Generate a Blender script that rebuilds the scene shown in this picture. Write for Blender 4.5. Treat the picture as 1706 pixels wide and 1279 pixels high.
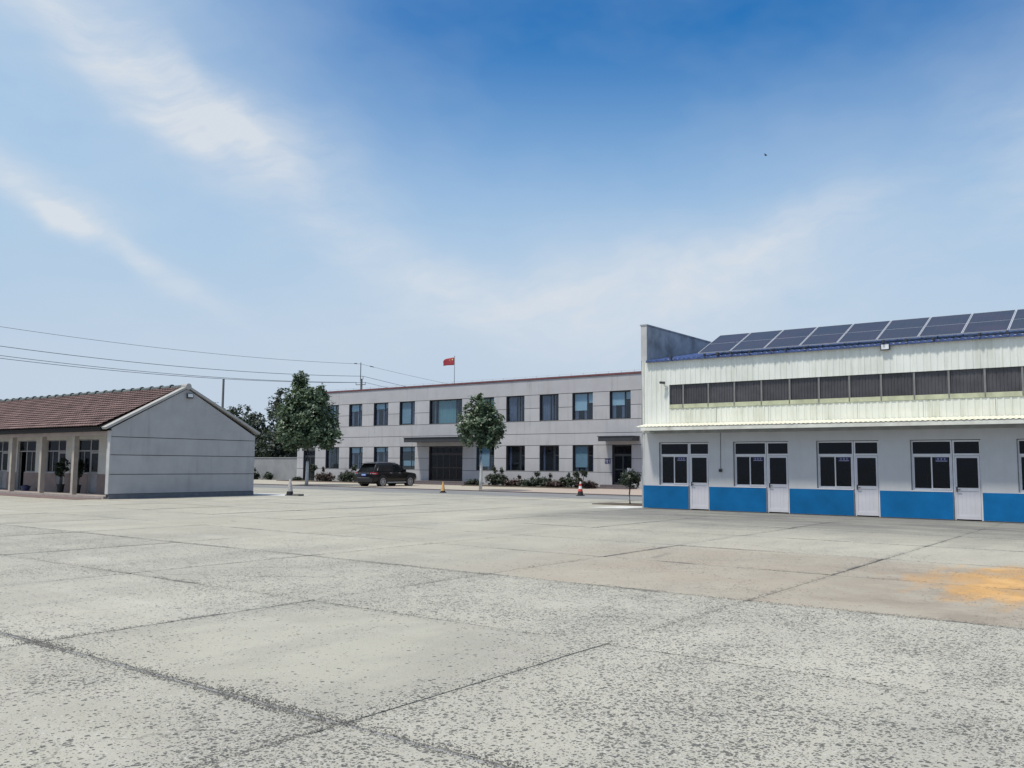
import bpy, bmesh, math, random
from math import sin, cos, pi, radians, sqrt, atan2
from mathutils import Vector, Matrix, noise as mnoise

for o in list(bpy.data.objects):
    bpy.data.objects.remove(o)
S = bpy.context.scene
COL = S.collection
R = random.Random(7)

# ------------------------------------------------------------------ camera
YAW, PIT, ROL = radians(36.983), radians(5.249), radians(0.436)
fw = Vector((-sin(YAW) * cos(PIT), cos(YAW) * cos(PIT), sin(PIT)))
rt = Vector((cos(YAW), sin(YAW), 0))
up = rt.cross(fw)
rt2 = rt * cos(ROL) + up * sin(ROL)
up2 = up * cos(ROL) - rt * sin(ROL)
cam_d = bpy.data.cameras.new('camera')
cam = bpy.data.objects.new('camera', cam_d)
COL.objects.link(cam)
M4 = Matrix((rt2, up2, -fw)).transposed().to_4x4()
M4.translation = Vector((0, 0, 1.65))
cam.matrix_world = M4
cam_d.sensor_width = 36
cam_d.lens = 1468.8 / 1706 * 36
cam_d.clip_start = 0.1
cam_d.clip_end = 3000
S.camera = cam

# ------------------------------------------------------------------ node helper
class NT:
    def __init__(s, tree):
        s.t = tree
    def n(s, typ, **kw):
        nd = s.t.nodes.new(typ)
        for k, v in kw.items():
            setattr(nd, k, v)
        return nd
    def put(s, sock, v):
        if v is None:
            return
        if isinstance(v, bpy.types.NodeSocket):
            s.t.links.new(v, sock)
        elif isinstance(v, (tuple, list)) and len(v) == 3 and sock.type == 'RGBA':
            sock.default_value = (*v, 1)
        else:
            sock.default_value = v
    def m(s, op, a, b=None, c=None, clamp=False):
        nd = s.n('ShaderNodeMath', operation=op, use_clamp=clamp)
        s.put(nd.inputs[0], a); s.put(nd.inputs[1], b); s.put(nd.inputs[2], c)
        return nd.outputs[0]
    def vm(s, op, a, b=None):
        nd = s.n('ShaderNodeVectorMath', operation=op)
        s.put(nd.inputs[0], a); s.put(nd.inputs[1], b)
        return nd.outputs['Value'] if op in ('DOT_PRODUCT', 'LENGTH', 'DISTANCE') else nd.outputs[0]
    def mix(s, f, a, b, mode='MIX'):
        nd = s.n('ShaderNodeMix', data_type='RGBA', blend_type=mode)
        s.put(nd.inputs[0], f); s.put(nd.inputs[6], a); s.put(nd.inputs[7], b)
        return nd.outputs[2]
    def noise(s, vec, scale, detail=3, rough=0.55, dist=0.0, col=False):
        nd = s.n('ShaderNodeTexNoise')
        s.put(nd.inputs['Vector'], vec); nd.inputs['Scale'].default_value = scale
        nd.inputs['Detail'].default_value = detail; nd.inputs['Roughness'].default_value = rough
        nd.inputs['Distortion'].default_value = dist
        return nd.outputs['Color' if col else 0]
    def vor(s, vec, scale, feature='F1', rnd=1.0):
        nd = s.n('ShaderNodeTexVoronoi', feature=feature)
        s.put(nd.inputs['Vector'], vec); nd.inputs['Scale'].default_value = scale
        nd.inputs['Randomness'].default_value = rnd
        return nd
    def map(s, v, a, b, c=0.0, d=1.0, smooth=False):
        nd = s.n('ShaderNodeMapRange', interpolation_type='SMOOTHSTEP' if smooth else 'LINEAR')
        s.put(nd.inputs[0], v)
        for i, k in enumerate((a, b, c, d)):
            s.put(nd.inputs[1 + i], k)
        return nd.outputs[0]
    def scale(s, vec, x, y, z):
        nd = s.n('ShaderNodeMapping')
        s.put(nd.inputs[0], vec); nd.inputs['Scale'].default_value = (x, y, z)
        return nd.outputs[0]
    def sep(s, v):
        nd = s.n('ShaderNodeSeparateXYZ'); s.put(nd.inputs[0], v)
        return nd.outputs
    def comb(s, x, y, z):
        nd = s.n('ShaderNodeCombineXYZ')
        s.put(nd.inputs[0], x); s.put(nd.inputs[1], y); s.put(nd.inputs[2], z)
        return nd.outputs[0]
    def bump(s, h, strength, dist, normal=None):
        nd = s.n('ShaderNodeBump')
        nd.inputs['Strength'].default_value = strength; nd.inputs['Distance'].default_value = dist
        s.put(nd.inputs['Height'], h); s.put(nd.inputs['Normal'], normal)
        return nd.outputs[0]

# ------------------------------------------------------------------ world: daylight sky with cirrus
SUN_EL, SUN_AZ_VEC = radians(66), Vector((-0.37, -0.93))       # sun from the left, behind the camera
w = bpy.data.worlds.new('World')
S.world = w
w.use_nodes = True
wt = w.node_tree
wt.nodes.clear()
N = NT(wt)
sky = N.n('ShaderNodeTexSky', sky_type='NISHITA')
sky.sun_disc = False
sky.sun_elevation = SUN_EL
sky.sun_rotation = atan2(SUN_AZ_VEC.x, SUN_AZ_VEC.y)
sky.altitude = 0
sky.air_density = 1.0
sky.dust_density = 0.6
sky.ozone_density = 4.0
tc = N.n('ShaderNodeTexCoord')
d = tc.outputs['Generated']
dx, dy, dz = N.sep(d)
az = N.m('ARCTAN2', dx, dy)
el = N.m('ARCSINE', dz)
wv = N.comb(N.m('MULTIPLY', az, N.m('COSINE', el)), el, 0.0)
warp = N.noise(wv, 5.0, 4, 0.5, col=True)
wx, wy, wz = N.sep(warp)
az2 = N.m('ADD', az, N.m('MULTIPLY', N.m('SUBTRACT', wx, 0.5), 0.16))
el2 = N.m('ADD', el, N.m('MULTIPLY', N.m('SUBTRACT', wy, 0.5), 0.13))
# cirrus bands: (azimuth, elevation, heading, half length, half width, strength)
bands = [(-1.14, 0.445, -0.55, 0.16, 0.024, 0.48), (-1.00, 0.372, -0.72, 0.12, 0.025, 0.52), (-0.93, 0.345, -0.35, 0.09, 0.038, 0.34),
         (-1.20, 0.30, -0.35, 0.10, 0.022, 0.52), (-1.150, 0.262, -0.5, 0.030, 0.012, 0.80), (-1.06, 0.218, -0.46, 0.10, 0.013, 0.55),
         (-1.22, 0.40, 0.1, 0.20, 0.16, 0.10), (-0.98, 0.36, -0.3, 0.34, 0.17, 0.05), (-0.76, 0.228, -0.28, 0.15, 0.030, 0.36),
         (-0.52, 0.195, 0.10, 0.20, 0.040, 0.52), (-0.35, 0.240, 0.36, 0.09, 0.020, 0.40), (-0.55, 0.15, 0.0, 0.34, 0.06, 0.12), (-0.10, 0.30, 0.0, 0.06, 0.06, 0.22),
         (0.7, 0.62, 0.4, 0.7, 0.12, 0.5), (2.6, 0.35, -0.3, 0.6, 0.10, 0.5), (-2.2, 0.55, 0.2, 0.8, 0.20, 0.5), (1.3, 0.25, 0.1, 0.5, 0.06, 0.4), (-2.9, 0.9, 0.3, 1.2, 0.2, 0.5)]
tot = None
for (a0, e0, th, L, W, k) in bands:
    a = N.m('SUBTRACT', az2, a0); e = N.m('SUBTRACT', el2, e0)
    sL = N.m('ADD', N.m('MULTIPLY', a, cos(th) / L), N.m('MULTIPLY', e, sin(th) / L))
    sW = N.m('ADD', N.m('MULTIPLY', a, -sin(th) / W), N.m('MULTIPLY', e, cos(th) / W))
    q = N.m('ADD', N.m('MULTIPLY', sL, sL), N.m('MULTIPLY', sW, sW))
    g = N.m('MULTIPLY', N.m('EXPONENT', N.m('MULTIPLY', q, -0.8)), k)
    tot = g if tot is None else N.m('ADD', tot, g)
fib = N.noise(N.scale(N.comb(N.m('ADD', az2, N.m('MULTIPLY', el2, 1.6)), N.m('SUBTRACT', el2, N.m('MULTIPLY', az2, 0.25)), 0.0), 3, 11, 1), 3.0, 7, 0.62)
tot = N.m('MULTIPLY', tot, N.map(fib, 0.28, 0.70, 0.50, 1.20))
veil = N.map(N.noise(N.scale(wv, 1, 1.7, 1), 2.1, 5, 0.55), 0.40, 0.80, 0.0, 0.30)
veil = N.m('ADD', veil, N.map(el, 0.50, 0.95, 0.0, 0.45, True))  # extra veil overhead, out of view, added to whiten the ambient light
cl = N.m('MINIMUM', N.m('ADD', tot, veil), 0.92)
cl = N.m('MULTIPLY', cl, N.map(el, -0.02, 0.12, 0.0, 1.0))
SK = 0.115
hs = N.n('ShaderNodeHueSaturation')
hs.inputs['Saturation'].default_value = 1.42
N.put(hs.inputs['Color'], sky.outputs[0])
base = hs.outputs[0]
azr = N.m('SUBTRACT', 1.0, N.m('MULTIPLY', N.m('SUBTRACT', 1.0, N.map(el, 0.52, 0.17, 0.0, 0.94, True)), N.m('SUBTRACT', 1.0, N.map(az, -0.72, -1.20, 0.0, 0.80, True))))
base = N.mix(azr, base, (0.32 / SK, 0.485 / SK, 0.665 / SK))
ec = N.m('DIVIDE', N.m('MAXIMUM', el, 0.0), 0.19)
haze = N.m('MULTIPLY', N.m('EXPONENT', N.m('MULTIPLY', N.m('MULTIPLY', ec, ec), -1.0)), 0.93)
base = N.mix(haze, base, (0.465 / SK, 0.535 / SK, 0.625 / SK))
skyc = N.mix(cl, base, (0.585 / SK, 0.625 / SK, 0.675 / SK))
bg = N.n('ShaderNodeBackground')
N.put(bg.inputs[0], skyc)
bg.inputs[1].default_value = SK
wo = N.n('ShaderNodeOutputWorld')
wt.links.new(bg.outputs[0], wo.inputs[0])

# ------------------------------------------------------------------ sun, exposure
sun_d = bpy.data.lights.new('sun', 'SUN')
sun = bpy.data.objects.new('sun', sun_d)
COL.objects.link(sun)
h = SUN_AZ_VEC.normalized()
to_sun = Vector((h.x * cos(SUN_EL), h.y * cos(SUN_EL), sin(SUN_EL)))
sun.rotation_euler = to_sun.to_track_quat('Z', 'Y').to_euler()
sun.location = (0, 0, 60)
sun_d.energy = 3.15
sun_d.angle = radians(5.0)
sun_d.color = (1.0, 0.94, 0.83)
S.view_settings.view_transform = 'Standard'
S.view_settings.look = 'None'
S.view_settings.gamma = 1
S.view_settings.exposure = 0.25
S.view_settings.use_curve_mapping = False

# ------------------------------------------------------------------ materials
def new_mat(name):
    m = bpy.data.materials.new(name)
    m.use_nodes = True
    t = m.node_tree
    t.nodes.clear()
    n = NT(t)
    out = n.n('ShaderNodeOutputMaterial')
    return m, n, out
def principled(n, out, col, rough=0.7, metal=0.0, normal=None, spec=0.5):
    b = n.n('ShaderNodeBsdfPrincipled')
    n.put(b.inputs['Base Color'], col); n.put(b.inputs['Roughness'], rough); n.put(b.inputs['Metallic'], metal)
    n.put(b.inputs['Normal'], normal)
    b.inputs['Specular IOR Level'].default_value = spec
    n.t.links.new(b.outputs[0], out.inputs[0])
    return b
def pmat(name, col, rough=0.7, var=0.15, sc=3.0, metal=0.0, bump=0.0, bsc=60.0, streak=0.0, stcol=(0.1, 0.1, 0.1), piece=0.0, spec=0.5, isl=0.0):
    """plain surface: blotchy tone, optional rain streaks, optional tone per piece"""
    m, n, out = new_mat(name)
    pos = n.n('ShaderNodeNewGeometry').outputs['Position']
    f = n.noise(pos, sc, 4, 0.6)
    lo = tuple(c * (1 - var) for c in col); hi = tuple(min(1, c * (1 + var)) for c in col)
    c = n.mix(n.map(f, 0.3, 0.7), lo, hi)
    if streak:
        s1 = n.noise(n.scale(pos, 2.2, 2.2, 0.16), 1.3, 5, 0.65)
        s2 = n.noise(pos, 0.45, 3, 0.6)
        k = n.m('MULTIPLY', n.map(s1, 0.52, 0.78), n.map(s2, 0.38, 0.66))
        c = n.mix(n.m('MULTIPLY', k, streak), c, stcol)
    if piece:
        oi = n.n('ShaderNodeObjectInfo').outputs['Random']
        c = n.mix(1.0, c, n.comb(*[n.map(oi, 0, 1, 1 - piece, 1 + piece)] * 3), 'MULTIPLY')
    if isl:
        ri = n.n('ShaderNodeNewGeometry').outputs['Random Per Island']
        c = n.mix(1.0, c, n.comb(*[n.map(ri, 0, 1, 1 - isl, 1 + isl)] * 3), 'MULTIPLY')
    nor = n.bump(n.noise(pos, bsc, 4, 0.6), 1.0, bump) if bump else None
    principled(n, out, c, rough, metal, nor, spec)
    return m

MAT = {}
MAT['cb_wall'] = pmat('office_render', (0.42, 0.42, 0.44), 0.85, 0.07, 0.8, bump=0.002, streak=0.7, stcol=(0.19, 0.19, 0.195), piece=0.05)
MAT['cb_groove'] = pmat('groove_grey', (0.07, 0.07, 0.08), 0.9)
MAT['lb_wall'] = pmat('dormitory_render', (0.385, 0.385, 0.39), 0.85, 0.08, 1.2, bump=0.002, streak=0.6, stcol=(0.23, 0.23, 0.235), piece=0.03)
MAT['lb_plinth'] = pmat('plinth_render', (0.13, 0.14, 0.16), 0.9, 0.15, 4)
MAT['coping'] = pmat('cream_coping', (0.37, 0.365, 0.35), 0.8, 0.12, 3, streak=0.3, stcol=(0.25, 0.24, 0.23))
MAT['coping_red'] = pmat('dull_red_coping', (0.15, 0.055, 0.06), 0.6, 0.2, 1.5)
MAT['dark_frame'] = pmat('dark_window_frame', (0.03, 0.033, 0.037), 0.45)
MAT['redbrown_frame'] = pmat('redbrown_door_frame', (0.022, 0.012, 0.016), 0.4)
MAT['dark_metal'] = pmat('dark_metal', (0.035, 0.038, 0.045), 0.5)
MAT['white_pvc'] = pmat('white_pvc', (0.62, 0.62, 0.65), 0.4, 0.05)
MAT['grey_pvc'] = pmat('old_grey_frame', (0.27, 0.27, 0.29), 0.5, 0.15)
MAT['door_white'] = pmat('white_door_panel', (0.58, 0.57, 0.61), 0.45, 0.05, 2, streak=0.2, stcol=(0.35, 0.34, 0.34))
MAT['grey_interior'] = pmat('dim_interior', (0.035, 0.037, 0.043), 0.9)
MAT['step'] = pmat('dark_granite_step', (0.13, 0.11, 0.115), 0.7, 0.2, 8)
MAT['rb_wall'] = pmat('ribbed_white_wall', (0.50, 0.503, 0.515), 0.6, 0.05, 1.5, streak=0.25, stcol=(0.33, 0.33, 0.33))
MAT['dado'] = pmat('blue_painted_dado', (0.006, 0.128, 0.33), 0.7, 0.16, 1.2, bump=0.002, streak=0.6, stcol=(0.025, 0.10, 0.22), piece=0.1, spec=0.12)
MAT['blue_roof'] = pmat('blue_roof_sheet', (0.05, 0.085, 0.22), 0.55, 0.35, 5, streak=0.4, stcol=(0.04, 0.05, 0.08))
MAT['soffit'] = pmat('soffit_metal', (0.30, 0.32, 0.32), 0.6, 0.2, 3, streak=0.5, stcol=(0.12, 0.13, 0.1))
MAT['fascia'] = pmat('fascia_metal', (0.66, 0.66, 0.60), 0.5, 0.12, 2.5, streak=0.7, stcol=(0.22, 0.2, 0.14))
MAT['sill_green'] = pmat('mossy_sill_flashing', (0.46, 0.48, 0.33), 0.6, 0.25, 2.2, streak=0.6, stcol=(0.22, 0.24, 0.12))
MAT['frp'] = pmat('dark_ribbed_light_panel', (0.058, 0.056, 0.064), 0.45, 0.25, 2, streak=0.5, stcol=(0.085, 0.085, 0.08), piece=0.18)
MAT['mullion'] = pmat('grey_mullion', (0.18, 0.18, 0.18), 0.6, 0.15)
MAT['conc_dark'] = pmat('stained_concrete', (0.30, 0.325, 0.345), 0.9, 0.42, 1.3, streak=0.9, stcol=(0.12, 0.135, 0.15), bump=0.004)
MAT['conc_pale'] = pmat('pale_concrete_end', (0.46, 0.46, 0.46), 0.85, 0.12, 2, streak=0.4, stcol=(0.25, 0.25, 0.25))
MAT['alu'] = pmat('aluminium', (0.52, 0.54, 0.58), 0.5, 0.05, metal=0.3)
MAT['tile'] = pmat('weathered_red_tile', (0.185, 0.122, 0.114), 0.85, 0.30, 1.3, isl=0.17, streak=0.4, stcol=(0.075, 0.055, 0.06), bump=0.003)
MAT['ridge'] = pmat('grey_green_ridge_tile', (0.105, 0.13, 0.135), 0.85, 0.3, 3, piece=0.25)
MAT['fascia_dark'] = pmat('dark_timber_fascia', (0.012, 0.010, 0.010), 0.8)
MAT['beam'] = pmat('pinkish_render_beam', (0.40, 0.345, 0.34), 0.85, 0.12, 2, streak=0.3, stcol=(0.25, 0.2, 0.2))
MAT['column'] = pmat('old_cream_column', (0.40, 0.36, 0.315), 0.85, 0.15, 3, streak=0.3, stcol=(0.35, 0.2, 0.17))
MAT['porch_white'] = pmat('white_porch_wall', (0.55, 0.55, 0.53), 0.85, 0.08, 2, streak=0.25, stcol=(0.35, 0.34, 0.32))
MAT['porch_dado'] = pmat('brown_porch_dado', (0.24, 0.185, 0.17), 0.8, 0.15, 2)
MAT['porch_floor'] = pmat('porch_floor', (0.33, 0.29, 0.27), 0.85, 0.15, 3)
MAT['brick_apron'] = pmat('redbrown_apron', (0.17, 0.12, 0.115), 0.9, 0.25, 5)
MAT['paler_conc'] = pmat('pale_patch_concrete', (0.60, 0.60, 0.59), 0.85, 0.08, 3)  # even paler tone for the two thin ground patches
MAT['boundary'] = pmat('boundary_wall_render', (0.24, 0.25, 0.262), 0.85, 0.1, 1.2, streak=0.35, stcol=(0.2, 0.2, 0.2))
MAT['soil'] = pmat('dry_soil', (0.10, 0.08, 0.06), 0.95, 0.3, 8, bump=0.02, bsc=20)
MAT['bark'] = pmat('grey_bark', (0.20, 0.19, 0.17), 0.9, 0.3, 9, bump=0.01, bsc=25)
MAT['limewash'] = pmat('limewashed_bark', (0.60, 0.60, 0.57), 0.85, 0.15, 7, streak=0.9, stcol=(0.13, 0.12, 0.1), bump=0.006, bsc=25)
MAT['darkbark'] = pmat('dark_bark', (0.085, 0.075, 0.065), 0.9, 0.3, 9)
MAT['black_rubber'] = pmat('black_rubber', (0.016, 0.016, 0.017), 0.75)
MAT['car_trim'] = pmat('black_trim', (0.012, 0.012, 0.013), 0.6)
MAT['chrome'] = pmat('bright_metal', (0.7, 0.7, 0.72), 0.2, 0.02, metal=0.9)
MAT['rim'] = pmat('alloy_rim', (0.60, 0.60, 0.62), 0.35, 0.05, metal=0.5)
MAT['tail_red'] = pmat('tail_light_red', (0.42, 0.02, 0.03), 0.2)
MAT['tail_white'] = pmat('tail_light_white', (0.7, 0.6, 0.62), 0.2)
MAT['plate_blue'] = pmat('plate_blue', (0.02, 0.12, 0.55), 0.4)
MAT['white_print'] = pmat('white_print', (0.75, 0.75, 0.78), 0.6)
MAT['sign_blue'] = pmat('sign_blue', (0.012, 0.014, 0.10), 0.5)
MAT['cone_red'] = pmat('cone_red', (0.55, 0.05, 0.04), 0.6)
MAT['cone_white'] = pmat('cone_white', (0.75, 0.73, 0.70), 0.6)
MAT['cone_yellow'] = pmat('cone_faded_yellow', (0.62, 0.36, 0.12), 0.65, 0.2, 9)
MAT['cone_worn'] = pmat('cone_worn_pale', (0.42, 0.41, 0.40), 0.75, 0.35, 14, streak=0.9, stcol=(0.05, 0.05, 0.05))
MAT['flag_red'] = pmat('flag_red', (0.33, 0.035, 0.05), 0.8)
MAT['flag_yellow'] = pmat('flag_star_yellow', (0.80, 0.62, 0.30), 0.8)
MAT['steel'] = pmat('galvanised_steel', (0.36, 0.38, 0.38), 0.5, 0.1, metal=0.3)
MAT['pole_conc'] = pmat('concrete_pole', (0.16, 0.16, 0.165), 0.9, 0.1)
MAT['wire'] = pmat('black_wire', (0.05, 0.055, 0.06), 0.7)
MAT['pot_dark'] = pmat('dark_plant_pot', (0.018, 0.018, 0.02), 0.6)
MAT['pot_red'] = pmat('red_clay_planter', (0.16, 0.05, 0.045), 0.8)
MAT['basin'] = pmat('blue_plastic', (0.03, 0.04, 0.12), 0.5)
MAT['lamp_glass'] = pmat('floodlight_glass', (0.72, 0.74, 0.76), 0.25)
MAT['white_cctv'] = pmat('white_plastic', (0.62, 0.62, 0.60), 0.5)
MAT['grey_block'] = pmat('grey_concrete_block', (0.16, 0.155, 0.145), 0.9, 0.25, 12)
MAT['curtain_teal'] = pmat('teal_curtain', (0.30, 0.46, 0.46), 0.9, 0.1, 3)
MAT['curtain_lilac'] = pmat('lilac_curtain', (0.22, 0.21, 0.29), 0.9, 0.12, 3)
MAT['blind'] = pmat('pale_blue_blind', (0.74, 0.86, 0.90), 0.8, 0.05, 3)
MAT['blind_grey'] = pmat('grey_blind', (0.42, 0.52, 0.57), 0.8, 0.05, 3)
MAT['strip_curtain'] = pmat('plastic_strip_curtain', (0.05, 0.05, 0.065), 0.4, 0.3, 3)
MAT['bird'] = pmat('dark_feathers', (0.05, 0.06, 0.07), 0.8)
MAT['dull_print'] = pmat('dull_sign_print', (0.34, 0.34, 0.40), 0.7)
MAT['room_curtain'] = pmat('faded_curtain', (0.20, 0.195, 0.19), 0.9, 0.15, 3)
MAT['room_cabinet'] = pmat('pale_cabinet', (0.32, 0.32, 0.31), 0.7, 0.1)
MAT['old_mortar'] = pmat('old_joint_mortar', (0.27, 0.27, 0.265), 0.95, 0.3, 14, bump=0.006, bsc=60)

def sheet_mat(name, col, moss):
    m, n, out = new_mat(name)
    pos = n.n('ShaderNodeNewGeometry').outputs['Position']
    c = n.mix(n.map(n.noise(pos, 0.8, 4), 0.3, 0.7), tuple(k * 0.93 for k in col), tuple(k * 1.06 for k in col))
    s1 = n.noise(n.scale(pos, 3.0, 3.0, 0.22), 1.6, 6, 0.65)
    s2 = n.noise(n.scale(pos, 0.3, 0.3, 0.8), 1.0, 3, 0.6)
    c = n.mix(n.m('MULTIPLY', n.map(s1, 0.46, 0.72), n.map(s2, 0.3, 0.65, 0.25, moss)), c, (0.36, 0.38, 0.25))
    spots = n.noise(pos, 14, 4, 0.7)
    c = n.mix(n.map(spots, 0.66, 0.76, 0, 0.5), c, (0.18, 0.17, 0.14))
    oi = n.n('ShaderNodeObjectInfo').outputs['Random']
    c = n.mix(1.0, c, n.comb(*[n.map(oi, 0, 1, 0.95, 1.04)] * 3), 'MULTIPLY')
    principled(n, out, c, 0.5)
    return m
MAT['rb_sheet'] = sheet_mat('cream_profiled_sheet', (0.73, 0.75, 0.705), 0.5)
MAT['rb_sheet_low'] = sheet_mat('mossy_profiled_sheet', (0.72, 0.735, 0.66), 0.7)
MAT['canopy_sheet'] = sheet_mat('cream_canopy_sheet', (0.74, 0.72, 0.60), 0.7)

def glass_mat(name, tint, keep, refl=0.06, fac=0.12):
    m, n, out = new_mat(name)
    tr = n.n('ShaderNodeBsdfTransparent'); tr.inputs[0].default_value = (*tint, 1)
    gl = n.n('ShaderNodeBsdfGlossy'); gl.inputs['Roughness'].default_value = 0.03
    gl.inputs[0].default_value = (0.9, 0.95, 1, 1)
    df = n.n('ShaderNodeBsdfDiffuse'); df.inputs[0].default_value = (0.016, 0.019, 0.026, 1)
    lw = n.n('ShaderNodeLayerWeight'); lw.inputs[0].default_value = 0.25
    pos = n.n('ShaderNodeNewGeometry').outputs['Position']
    nb = n.bump(n.noise(pos, 1.6, 2), 0.25, 0.02)
    n.put(gl.inputs['Normal'], nb)
    a = n.n('ShaderNodeMixShader'); a.inputs[0].default_value = keep
    n.t.links.new(df.outputs[0], a.inputs[1]); n.t.links.new(tr.outputs[0], a.inputs[2])
    b = n.n('ShaderNodeMixShader')
    n.put(b.inputs[0], n.m('ADD', refl, n.m('MULTIPLY', lw.outputs['Facing'], fac)))
    n.t.links.new(a.outputs[0], b.inputs[1]); n.t.links.new(gl.outputs[0], b.inputs[2])
    n.t.links.new(b.outputs[0], out.inputs[0])
    return m
MAT['glass'] = glass_mat('window_glass', (0.80, 0.88, 0.93), 0.93, 0.035)
MAT['glass_dark'] = glass_mat('dark_tinted_glass', (0.4, 0.42, 0.46), 0.6, 0.012, 0.05)

m, n, out = new_mat('car_paint')
b = principled(n, out, (0.004, 0.0035, 0.0045), 0.28, spec=0.3)
b.inputs['Coat Weight'].default_value = 0.25; b.inputs['Coat Roughness'].default_value = 0.08
MAT['car_paint'] = m
m, n, out = new_mat('car_glass')
principled(n, out, (0.012, 0.014, 0.016), 0.08, spec=0.25)
MAT['car_glass'] = m
m, n, out = new_mat('solar_cells')
pos = n.n('ShaderNodeNewGeometry').outputs['Position']
oi = n.n('ShaderNodeObjectInfo').outputs['Random']
c = n.mix(n.map(n.noise(pos, 1.5, 3), 0.35, 0.7), (0.036, 0.041, 0.057), (0.052, 0.045, 0.064))
c = n.mix(n.m('MULTIPLY', oi, 0.5), c, (0.042, 0.055, 0.070))
gx, gy, gz = n.sep(n.n('ShaderNodeTexCoord').outputs['Object'])
grid = n.m('LESS_THAN', n.m('FRACT', n.m('DIVIDE', gx, 0.2117)), 0.03)
c = n.mix(n.m('MULTIPLY', grid, 0.10), c, (0.25, 0.27, 0.32))
principled(n, out, c, 0.22, spec=0.28)
MAT['cells'] = m

def leaf_mat(name, dark, mid, tip, gloss=0.45):
    m, n, out = new_mat(name)
    g = n.n('ShaderNodeNewGeometry')
    ri = g.outputs['Random Per Island']; pos = g.outputs['Position']
    c = n.mix(n.map(n.noise(pos, 1.1, 3), 0.35, 0.65), dark, mid)
    c = n.mix(n.map(ri, 0.72, 1.0, 0, 0.8), c, tip)
    c = n.mix(n.map(ri, 0.0, 0.3, 0.45, 0.0), c, tuple(k * 0.6 for k in dark))
    b = n.n('ShaderNodeBsdfPrincipled'); n.put(b.inputs['Base Color'], c); b.inputs['Roughness'].default_value = gloss
    tl = n.n('ShaderNodeBsdfTranslucent'); n.put(tl.inputs[0], n.mix(0.5, c, (0.12, 0.17, 0.03)))
    mx = n.n('ShaderNodeMixShader'); mx.inputs[0].default_value = 0.18
    n.t.links.new(b.outputs[0], mx.inputs[1]); n.t.links.new(tl.outputs[0], mx.inputs[2])
    n.t.links.new(mx.outputs[0], out.inputs[0])
    return m
MAT['leaf'] = leaf_mat('plane_tree_leaf', (0.060, 0.102, 0.062), (0.10, 0.150, 0.080), (0.21, 0.26, 0.165))
MAT['leaf_far'] = leaf_mat('far_tree_leaf', (0.016, 0.028, 0.026), (0.028, 0.046, 0.034), (0.055, 0.08, 0.05), 0.6)
MAT['leaf_dark'] = leaf_mat('evergreen_leaf', (0.014, 0.024, 0.018), (0.026, 0.040, 0.026), (0.05, 0.07, 0.04))
MAT['leaf_shrub'] = leaf_mat('shrub_leaf', (0.022, 0.034, 0.024), (0.040, 0.055, 0.035), (0.09, 0.11, 0.06))
MAT['leaf_red'] = leaf_mat('purple_shrub_leaf', (0.045, 0.024, 0.026), (0.065, 0.036, 0.036), (0.09, 0.06, 0.05))

# ------------------------------------------------------------------ concrete yard material
m, n, out = new_mat('worn_yard_concrete')
pos = n.n('ShaderNodeNewGeometry').outputs['Position']
px, py, pz = n.sep(pos)
def oattr(name, typ='OBJECT'):
    a = n.n('ShaderNodeAttribute', attribute_type=typ); a.attribute_name = name
    return a.outputs['Fac']
tone = oattr('tone'); edge = oattr('edge', 'GEOMETRY'); chip = oattr('chip')
big = n.noise(pos, 0.33, 5, 0.6)
mid = n.noise(pos, 1.7, 5, 0.65)
def blob(cx, cy, rx, ry, w):
    a = n.m('DIVIDE', n.m('SUBTRACT', px, cx), rx); b_ = n.m('DIVIDE', n.m('SUBTRACT', py, cy), ry)
    r2 = n.m('ADD', n.m('MULTIPLY', a, a), n.m('MULTIPLY', b_, b_))
    r2 = n.m('ADD', r2, n.m('MULTIPLY', n.m('SUBTRACT', n.noise(n.scale(pos, 1.2, 0.5, 1), 1.6, 5, 0.65), 0.5), w))
    return n.map(r2, 1.1, 0.25, 0, 1, True)
def inv(x, k):
    return n.m('SUBTRACT', 1.0, n.m('MULTIPLY', x, k))
near = n.map(py, 10.75, 10.60, 0, 1)
wear = n.m('MULTIPLY', near, n.map(px, -12.0, -3.0, 0.62, 1.0))
wear = n.m('MULTIPLY', wear, inv(blob(-6.35, 5.6, 2.6, 2.1, 1.6), 0.92))
wear = n.m('MULTIPLY', wear, inv(blob(-11.2, 5.4, 3.0, 1.6, 2.0), 0.7))
wear = n.m('MULTIPLY', wear, inv(blob(-6.5, 2.4, 3.0, 1.2, 2.0), 0.6))
wear = n.m('MULTIPLY', wear, inv(blob(-14.5, 8.6, 3.0, 1.6, 2.0), 0.4))
wear = n.m('ADD', wear, n.m('MULTIPLY', n.m('SUBTRACT', 1.0, near), n.map(n.noise(pos, 0.16, 4, 0.6), 0.46, 0.66, 0.05, 0.42)))
fine = n.noise(pos, 55, 4, 0.75)
streaky = n.noise(n.scale(n.vm('ADD', pos, (3, 7, 0)), 1.0, 0.30, 1), 0.8, 5, 0.62)
c = n.mix(n.map(big, 0.3, 0.7), (0.325, 0.320, 0.276), (0.41, 0.404, 0.356))
c = n.mix(n.map(mid, 0.35, 0.75, 0, 0.6), c, (0.45, 0.443, 0.388))
c = n.mix(n.map(streaky, 0.46, 0.68, 0, 0.75), c, (0.235, 0.235, 0.218))
c = n.mix(n.map(n.noise(n.vm('ADD', pos, (31, 17, 0)), 0.18, 6, 0.6), 0.50, 0.66, 0, 0.55), c, (0.25, 0.245, 0.225))
c = n.mix(n.map(n.noise(n.scale(n.vm('ADD', pos, (11, 5, 0)), 0.22, 0.9, 1), 0.8, 6, 0.68), 0.54, 0.70, 0, 0.6), c, (0.47, 0.465, 0.43))
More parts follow.
